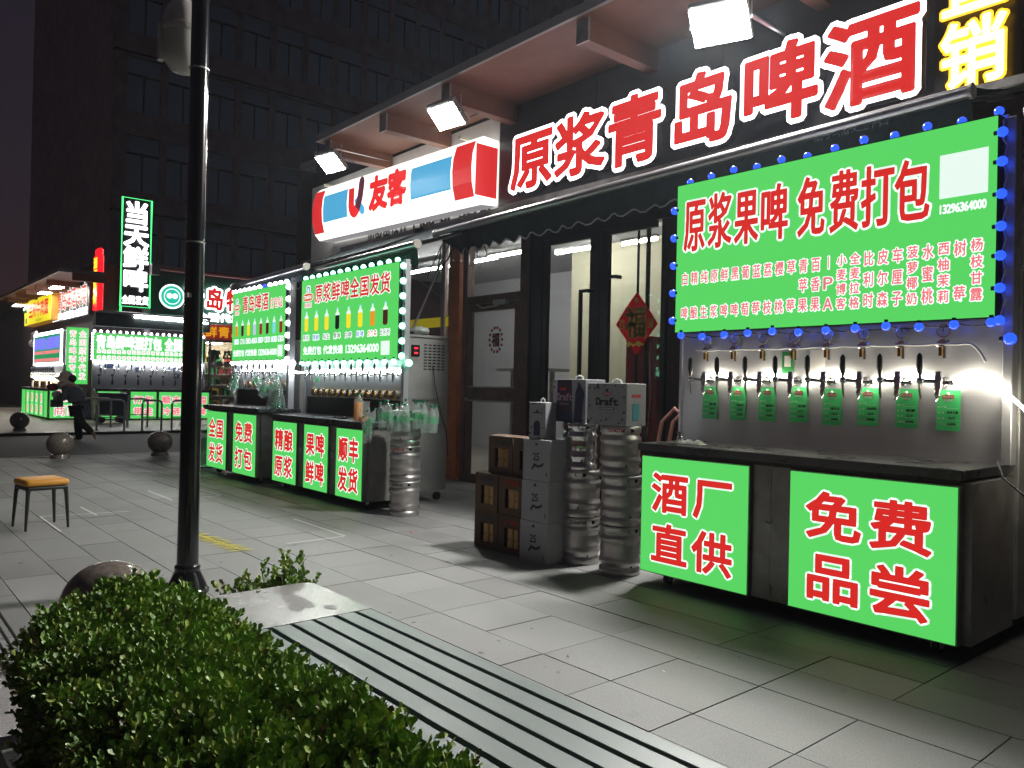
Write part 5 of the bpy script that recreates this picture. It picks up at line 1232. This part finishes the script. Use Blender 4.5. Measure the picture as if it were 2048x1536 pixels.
rb = thing('red_blade_sign', 'narrow red neon blade sign with yellow characters', 'sign', (-30.9, 6.95, 3.9))
MB().bev(-.32, .32, -.10, .10, 0, 1.95, .03).build('body', 'neon_red', rb); MB().bev(-.22, .32, -.085, .085, 1.96, 2.2, .05).build('cap', 'neon_red', rb)
mb = MB()
for k, c in enumerate('酒厂直供'): put(mb, c, -.24, .24, 1.48-k*.42, 1.86-k*.42, -.112, .02)
mb.build('lettering', 'neon_yellow', rb)
# south front signs
sg = thing('beer_shop_sign', 'white lit characters sign with round logo on the far corner shop', 'sign', (-37.9, 6.88, 3.75))
MB().box(0, 6.5, -.10, 0, 0, 1.3).build('back_board', 'fascia_dark', sg)
title(sg, '青岛啤酒专卖', 1.1, 6.2, .42, 1.2, -.11, .06)
mb = MB(); line(mb, '原浆鲜啤 免费打包 全国发货', .2, 6.3, .06, .32, -.115, .03, disc=0); mb.build('lettering', 'letter_white', sg)
MB().add([(.55+.42*cos(2*pi*k/24), -.112, .85+.42*sin(2*pi*k/24)) for k in range(24)], [tuple(range(24))]).build('logo_ring', 'logo_white', sg); MB().add([(.55+.30*cos(2*pi*k/24), -.118, .85+.30*sin(2*pi*k/24)) for k in range(24)], [tuple(range(24))]).build('logo_disc', 'logo_green', sg)
ysn = thing('noodle_shop_sign', 'bright yellow lit sign box with red characters at far left', 'sign', (-42.5, 6.5, 3.82))
MB().box(0, 6.0, 0, .45, 0, 1.12).build('box', 'sign_orange', ysn); MB().box(.02, 5.98, -.012, -.002, .02, 1.10).build('lit_face', 'sign_yellow', ysn)
mb = MB(); line(mb, '兰州牛肉面', 1.1, 5.5, .30, .95, -.02, .03); mb.build('lettering', 'sign_red', ysn)
mb = MB(); line(mb, '清真特色', 2.8, 4.2, .07, .2, -.02, .0); mb.box(.3, .7, -.021, -.02, .1, .35).ball((.5,-.02,.7), .14, 10, 4); mb.build('lettering', 'far_green', ysn)
for k, (x, z, lb) in enumerate([(-33.96, 4.93, 'far flood light nearest the red blade sign'), (-36.15, 4.90, 'far flood light over the gap beside the yellow sign'), (-42.2, 4.80, 'far flood light left of the yellow sign')]):
    t = thing('far_flood_light', lb, 'flood light', (x, 6.2, z-.06), 0, 'flood lights under the far eave')
    MB().box(-.45, .45, -.2, .2, .02, .10).build('housing', 'eave_metal', t); MB().box(-.43, .43, -.18, .18, .0, .015).build('lit_glass', 'flood_small', t)
    MB().tube([(-.3,0,.1),(-.3,.0,.3),(.3,0,.3),(.3,0,.1)], .02, 5).build('bracket', 'alu', t)
# --- far cart facing the road (rotated a quarter turn)
ec, es_ = cart('beer_cart', 'long far beer cart across the road with eight chrome taps on bare steel', (-30.42, 6.85, 0), pi/2, 3.95,
    [(.05, .80, ['全国', '发货'], .013), (1.13, 2.02, ['打包', '带走'], .013), (2.10, 2.98, ['顺丰', '冷链'], .013), (3.2, 3.92, ['全国', '包邮'], .013)], (-.02, 3.9, .45), (-.02, 3.8, 2.13, 3.10, .40), None, 1.12, (-.02, .02), zb=.05, ptx='sign_pink')
mb = MB(); line(mb, '青岛鲜啤酒打包 全国发货', .06, 3.65, 2.56, 3.02, .39, .03); mb.build('lettering', 'sign_white', es_)
rowA = '鲜纯原精黑白葡蓝荔樱草青百水菠比皮小I全西杨树'; rowB = '啤生浆酿啤啤萄莓枝桃莓苹香蜜萝利尔麦P麦柚枝莓'
o_, f_ = MB(), MB()
for i in range(22):
    xx = .10+i*.165
    for ch, z in ((rowA[i], 2.39), (rowB[i], 2.17)):
        lat = ord(ch) < 256; put(o_, ch, xx, xx+.11, z, z+.12, .39, .022, lat); put(f_, ch, xx, xx+.11, z, z+.12, .386, .0, lat)
o_.build('outline', 'sign_white', es_); f_.build('lettering', 'sign_pink', es_)
for i in range(19): bulb(ec, 'bulb_white', -.0+i*.212, .42, 3.16, .045)
for i in range(9): bulb(ec, 'bulb_white', -.06, .40, 3.05-i*.11, .04, (-1,0,0))
MB().tube([(.0, .42, 2.08), (1.9, .41, 2.06), (3.8, .42, 2.08)], .03, 6).build('led_rope', 'led_cool', ec)
# tall tap wall under it sits lower: taps hang on the steel board
for i in range(8):
    tap(ec, .20+i*.435, 1.80, .44, 1.75, 1)
    q_ = MB().cyl((.20+i*.435, .43, 2.0), (.20+i*.435, .43, 1.86), .022, n=8).build('regulator', 'chrome', ec, True)
    MB().lathe([(.03,0),(.035,.10),(.012,.24),(.012,.30)], (.20+i*.435-.02, .40, 1.26), 8).ball((.20+i*.435-.02, .40, 1.60), .05, 8, 5).build('brush', 'plastic_black', q_, True)
for x_, z_ in ((.42, 1.86), (1.38, 1.74), (2.72, 1.78), (2.74, 1.56)): MB().box(x_, x_+.22, .435, .445, z_, z_+.17).build('notice_card', 'print_blue', ec)
MB().box(3.15, 3.45, .30, .43, 1.125, 1.55).build('metal_box', 'steel_side', ec)
eletter(es_, '', 0, 1, 0, 1, 0, 'sign_white') if False else None
aw = thing('awning', 'dark flat awning with a white lit bar above the far long cart', 'awning', (-30.6, 6.8, 3.3))
MB().box(-.1, .35, -.05, 3.9, .02, .50).build('valance', 'awning', aw); MB().tube([(.38, 0, .52), (.38, 3.9, .52)], .05, 8).build('front_bar', 'alu', aw); MB().tube([(.36, 1.2, .40), (.36, 3.8, .36)], .03, 6).build('lit_bar', 'tube', aw)
# vertical green sign, side panel, and the cart facing us at the corner
vs = thing('vertical_green_sign', 'upright green lit sign with two columns of characters at the far corner', 'sign', (-31.2, 6.05, 1.25))
MB().box(-.12, -.01, 0, .70, 0, 2.02).build('box', 'steel_dark', vs); MB().box(-.009, -.002, .01, .69, .01, 2.01).build('lit_face', 'sign_green', vs)
for ci, s_ in enumerate(('青岛啤酒专卖', '全国顺丰代发')):
    for k, c in enumerate(s_):
        eletter(vs, c, 6.13+ci*.31, 6.37+ci*.31, 2.92-k*.30, 3.16-k*.30, -31.2, 'sign_pink', 'sign_white', .0, .018, -31.2, 6.05); 
for o in list(vs.children):
    if o.name.startswith(('outline', 'lettering')): o.location.z = -1.25
scx, ss_ = cart('beer_cart', 'far corner beer cart with narrow green panels facing the bollards', (-36.85, 5.6, 0), 0, 5.4,
    [(.05, .85, None), (.95, 1.75, ['打','包'], .02), (1.85, 2.65, ['带','走'], .02), (2.75, 3.55, ['冷','链'], .02), (3.65, 4.40, ['发','货'], .02), (4.5, 5.1, None)], (.1, 5.3, .45), (.05, 5.3, 2.0, 3.15, .40), None, 1.08, (-.05, .05), zb=.05, ptx='sign_pink', depth=1.2)
MB().box(.03, 5.32, .37, .39, 1.94, 3.2).build('white_surround', 'bulb_white', ss_)
mat('screen_green', (.02, .2, .1), .4, emis=srgb(40, 150, 95), es=1); MB().box(.12, 5.1, .36, .368, 2.03, 3.08).build('lit_face', 'screen_green', ss_)
mb = MB(); line(mb, '青岛啤酒打包 全国顺丰发货', .2, 5.0, 2.55, 2.98, .35, .03); mb.build('lettering', 'p_violet', ss_)
mb = MB(); line(mb, '原浆鲜啤黑啤白啤精酿果啤葡萄草莓', .2, 5.0, 2.36, 2.48, .35, .01); line(mb, '荔枝樱桃蓝莓百香果青苹果菠萝水蜜桃', .2, 5.0, 2.07, 2.19, .35, .01); mb.build('lettering', 'sign_pink', ss_)
for i in range(14): tap(scx, .4+i*.33, 1.62, .44, 1.8, 1)
MB().tube([(.2, .42, 1.45), (5.0, .42, 1.45)], .045, 6).build('led_rope', 'led', scx)
for i in range(8): MB().lathe([(.07,0),(.075,.2),(.05,.26)], (1.2+i*.45, .2, 1.081), 10).build('jar', 'brass' if i % 3 else 'card_white', scx, True)
sp = thing('corner_light_panel', 'wide green lit panel with two pink characters behind the walking person', 'light box', (-31.2, 5.55, .04))
MB().box(-.25, -.008, 0, 1.05, 0, 1.08).build('box', 'steel_dark', sp); MB().box(-.007, -.001, .03, 1.02, .02, 1.06).build('lit_face', 'sign_green', sp)
for o_z, s_ in ((.60, '品牌'), (.10, '商家')):
    eletter(sp, s_, 5.68, 6.50, o_z, o_z+.40, -31.19, 'sign_pink', 'sign_white', .006, .028, -31.2, 5.55)
# far left clutter
t = thing('steel_cabinet', 'tall stainless cabinet at the far left edge of the street', 'cabinet', (-52.6, 7.0, 0)); MB().bev(0, 3.1, 0, 1, 0, 2.85, .03).build('body', 'steel_side', t); MB().box(.1, 3.0, -.02, -.005, 1.4, 1.43).build('door_gap', 'black', t)
t = thing('green_tent_cover', 'green plastic cover with a red logo left of the far corner cart', 'cover', (-48.9, 7.0, 1.0)); MB().add([(0,0,0),(2.2,0,0),(2.2,0,1.1),(0,0,1.7),(0,.6,0),(2.2,.6,0),(2.2,.6,1.1),(0,.6,1.7)], [(0,1,2,3),(4,7,6,5),(0,3,7,4),(1,5,6,2),(3,2,6,7)]).build('sheet', 'sign_green_dim', t)
t = thing('grey_chest', 'low pale grey chest under the green cover', 'chest', (-48.6, 7.0, 0)); MB().bev(0, 3.0, 0, .7, 0, .98, .03).build('body', 'fascia_white', t); MB().box(.05, 2.9, -.012, -.002, .9, .93).build('lid_gap', 'black', t)
t = thing('storage_bin', 'dark blue wheeled bin behind the steel bike racks', 'bin', (-28.9, 6.45, 0))
MB().add([(0,.06,.25),(.6,.06,.25),(.6,.80,.25),(0,.80,.25),(-.05,0,.95),(.65,0,.95),(.65,.88,.95),(-.05,.88,.95)], [(3,2,1,0),(4,5,6,7),(0,1,5,4),(1,2,6,5),(2,3,7,6),(3,0,4,7)]).build('tub', 'bin_blue', t); MB().box(-.08, .68, -.03, .91, .95, 1.0).build('lid', 'bin_blue', t)
for yy in (.12, .74): MB().cyl((.02, yy, .12), (.58, yy, .12), .11, n=14).build('wheel', 'rubber', t)
def rack(x, y0, y1, label, dx=0):
    t = thing('bike_rack', label, 'bike rack', (x, y0, 0), 0, 'steel hoop bike racks'); L_ = y1-y0; h = .87
    MB().tube([(0,0,0),(0,0,h-.1),(dx*.05,.02,h-.03),(dx*.1,.1,h),(dx*.9,L_-.1,h),(dx*.95,L_-.02,h-.03),(dx,L_,h-.1),(dx,L_,0)], .030, 8).build('hoop', 'steel', t, True)
    MB().tube([(0,0,.38),(dx,L_,.38)], .016, 6).build('cross_bar', 'steel', t)
    for p in ((0,0),(dx,L_)): MB().cyl((p[0],p[1],0),(p[0],p[1],.012),.07,n=12).build('foot_plate', 'steel', t)
rack(-24.25, 5.50, 6.16, 'front bike rack hoop just right of the walking person', .2)
rack(-26.3, 5.55, 6.30, 'rear bike rack hoop partly behind the walking person', .2)
rack(-24.0, 6.62, 7.12, 'bike rack hoop in front of the panel reading pack to go', .1)
rack(-23.95, 7.42, 8.15, 'bike rack hoop half hidden by the lamp post', .1)
rack(-26.0, 6.75, 7.30, 'rear bike rack hoop behind the middle hoops', .1)
sc_ = thing('security_lamp', 'white camera and lamp arms at the far left shop corner', 'street fitting', (-38.5, 6.2, 3.0))
MB().tube([(0,0,0),(1.1,-.2,.25),(2.0,-.2,.3)], .05, 6).build('arm', 'card_white', sc_); MB().ball((0,0,-.1), .16, 10, 6).build('dome', 'card_white', sc_, True)

# ------------------------------------------------------------ walking person
def skin_figure(name, J, B_, mt, parent, lvl=2):
    me = bpy.data.meshes.new(name); me.from_pydata([j[0] for j in J], B_, []); o = bpy.data.objects.new(name, me); col.objects.link(o); o.parent = parent
    bm = bmesh.new(); bm.from_mesh(me); ly = bm.verts.layers.skin.verify(); bm.verts.ensure_lookup_table()
    for i, j in enumerate(J): bm.verts[i][ly].radius = j[1]; bm.verts[i][ly].use_root = (i == 0)
    bm.to_mesh(me); bm.free(); o.modifiers.new('skin', 'SKIN')
    s_ = o.modifiers.new('sub', 'SUBSURF'); s_.levels = lvl; s_.render_levels = lvl
    dg = bpy.context.evaluated_depsgraph_get(); ev = o.evaluated_get(dg); m2 = bpy.data.meshes.new_from_object(ev)
    o.modifiers.clear(); o.data = m2; m2.materials.clear(); m2.materials.append(M[mt]); m2.polygons.foreach_set('use_smooth', [True]*len(m2.polygons)); return o
pe = thing('person', 'stooping person in grey jacket, black trousers and big pale hat, walking left', 'person', (-21.35, 4.42, -.07), radians(49))
# local: walks towards -x, front is -x
J = [((0,0,.86),(.10,.12)), ((-.03,0,1.02),(.10,.12)), ((-.12,0,1.22),(.11,.13)), ((-.20,0,1.36),(.08,.11)), ((-.26,0,1.43),(.055,.055)), ((-.32,0,1.50),(.085,.08)), ((-.33,0,1.60),(.06,.06)),
     ((.0,.10,.80),(.07,.07)), ((-.05,.10,.45),(.075,.075)), ((.0,.10,.10),(.05,.05)), ((-.13,.10,.045),(.035,.04)),
     ((.02,-.10,.80),(.07,.07)), ((.12,-.10,.48),(.075,.075)), ((.42,-.10,.24),(.05,.05)), ((.50,-.10,.14),(.035,.04)),
     ((-.20,.20,1.30),(.06,.06)), ((-.22,.24,1.05),(.048,.048)), ((-.44,.20,1.02),(.038,.038)), ((-.52,.18,1.04),(.03,.03)),
     ((-.20,-.20,1.30),(.06,.06)), ((-.20,-.24,1.05),(.048,.048)), ((-.42,-.20,1.0),(.038,.038)), ((-.50,-.18,1.03),(.03,.03))]
E_ = [(0,1),(1,2),(2,3),(3,4),(4,5),(5,6),(0,7),(7,8),(8,9),(9,10),(0,11),(11,12),(12,13),(13,14),(3,15),(15,16),(16,17),(17,18),(3,19),(19,20),(20,21),(21,22)]
skin_figure('body', J, E_, 'skin', pe)
J = [((0,0,.76),(.185,.21)), ((-.03,0,1.0),(.175,.21)), ((-.10,0,1.20),(.19,.22)), ((-.19,0,1.36),(.14,.18)), ((-.20,.21,1.30),(.085,.085)), ((-.20,.26,1.05),(.07,.07)), ((-.40,.21,1.01),(.06,.06)), ((-.20,-.21,1.30),(.085,.085)), ((-.18,-.26,1.05),(.07,.07)), ((-.38,-.21,.99),(.06,.06)), ((.10,0,.78),(.10,.17))]
skin_figure('jacket', J, [(0,1),(1,2),(2,3),(3,4),(4,5),(5,6),(3,7),(7,8),(8,9),(0,10)], 'jacket', pe)
J = [((0,0,.84),(.165,.18)), ((-.0,.10,.76),(.125,.125)), ((-.05,.10,.45),(.105,.105)), ((-.0,.10,.02),(.080,.080)), ((.03,-.10,.76),(.125,.125)), ((.13,-.10,.48),(.10,.10)), ((.44,-.10,.20),(.075,.075))]
skin_figure('trousers', J, [(0,1),(1,2),(2,3),(0,4),(4,5),(5,6)], 'trousers', pe)
skin_figure('shoe', [((.04,.10,.05),(.045,.04)), ((-.06,.10,.045),(.045,.035)), ((-.17,.10,.035),(.04,.028))], [(0,1),(1,2)], 'shoe', pe, 1)
skin_figure('shoe', [((.42,-.10,.25),(.045,.04)), ((.47,-.10,.16),(.045,.035)), ((.50,-.10,.07),(.04,.028))], [(0,1),(1,2)], 'shoe', pe, 1)
MB().ball((-.31,0,1.575), .155, 16, 10, .85).build('hat_crown', 'hat', pe, True); MB().lathe([(.25,-.03),(.17,.0),(.13,.06)], (-.34,0,1.50), 20, Matrix.Rotation(.35,4,'Y')).build('hat_brim', 'hat', pe, True)
MB().ball((-.30,0,1.36), .20, 14, 8, .72).build('scarf_hood', 'hat', pe, True)
MB().ball((-.16,0,1.52), .10, 10, 6).build('hair', 'hair', pe, True)
t = thing('carried_bundle', 'dark red and white bundle held in front by the walking person', 'bundle', (-21.35, 4.42, -.07), radians(49))
MB().ball((-.62,0,1.30), .14, 10, 6, .7).xf(Matrix.Identity(4)).build('red_cloth', 'bag_red', t, True); MB().ball((-.54,.03,1.12), .12, 9, 5, .8).build('white_bag', 'towel', t, True); MB().box(-.62,-.42,-.1,.1,.82,1.0).build('grey_bag', 'jacket', t)
bpy.data.objects.remove(_go); 

# ------------------------------------------------------------ thin night haze that glows round the lamps
hz_ = MB().box(-100, 62, -42, 62, -1.5, 44).build('haze', None); hz_['kind'] = 'stuff'; hz_['label'] = 'thin night haze over the street'
hm = bpy.data.materials.new('haze_air'); hm.use_nodes = True; n_ = hm.node_tree; n_.nodes.clear()
pv = n_.nodes.new('ShaderNodeVolumePrincipled'); pv.inputs['Color'].default_value = (.82, .9, 1, 1); pv.inputs['Density'].default_value = .00075; pv.inputs['Anisotropy'].default_value = .55
oo = n_.nodes.new('ShaderNodeOutputMaterial'); n_.links.new(pv.outputs[0], oo.inputs['Volume']); hz_.data.materials.append(hm)
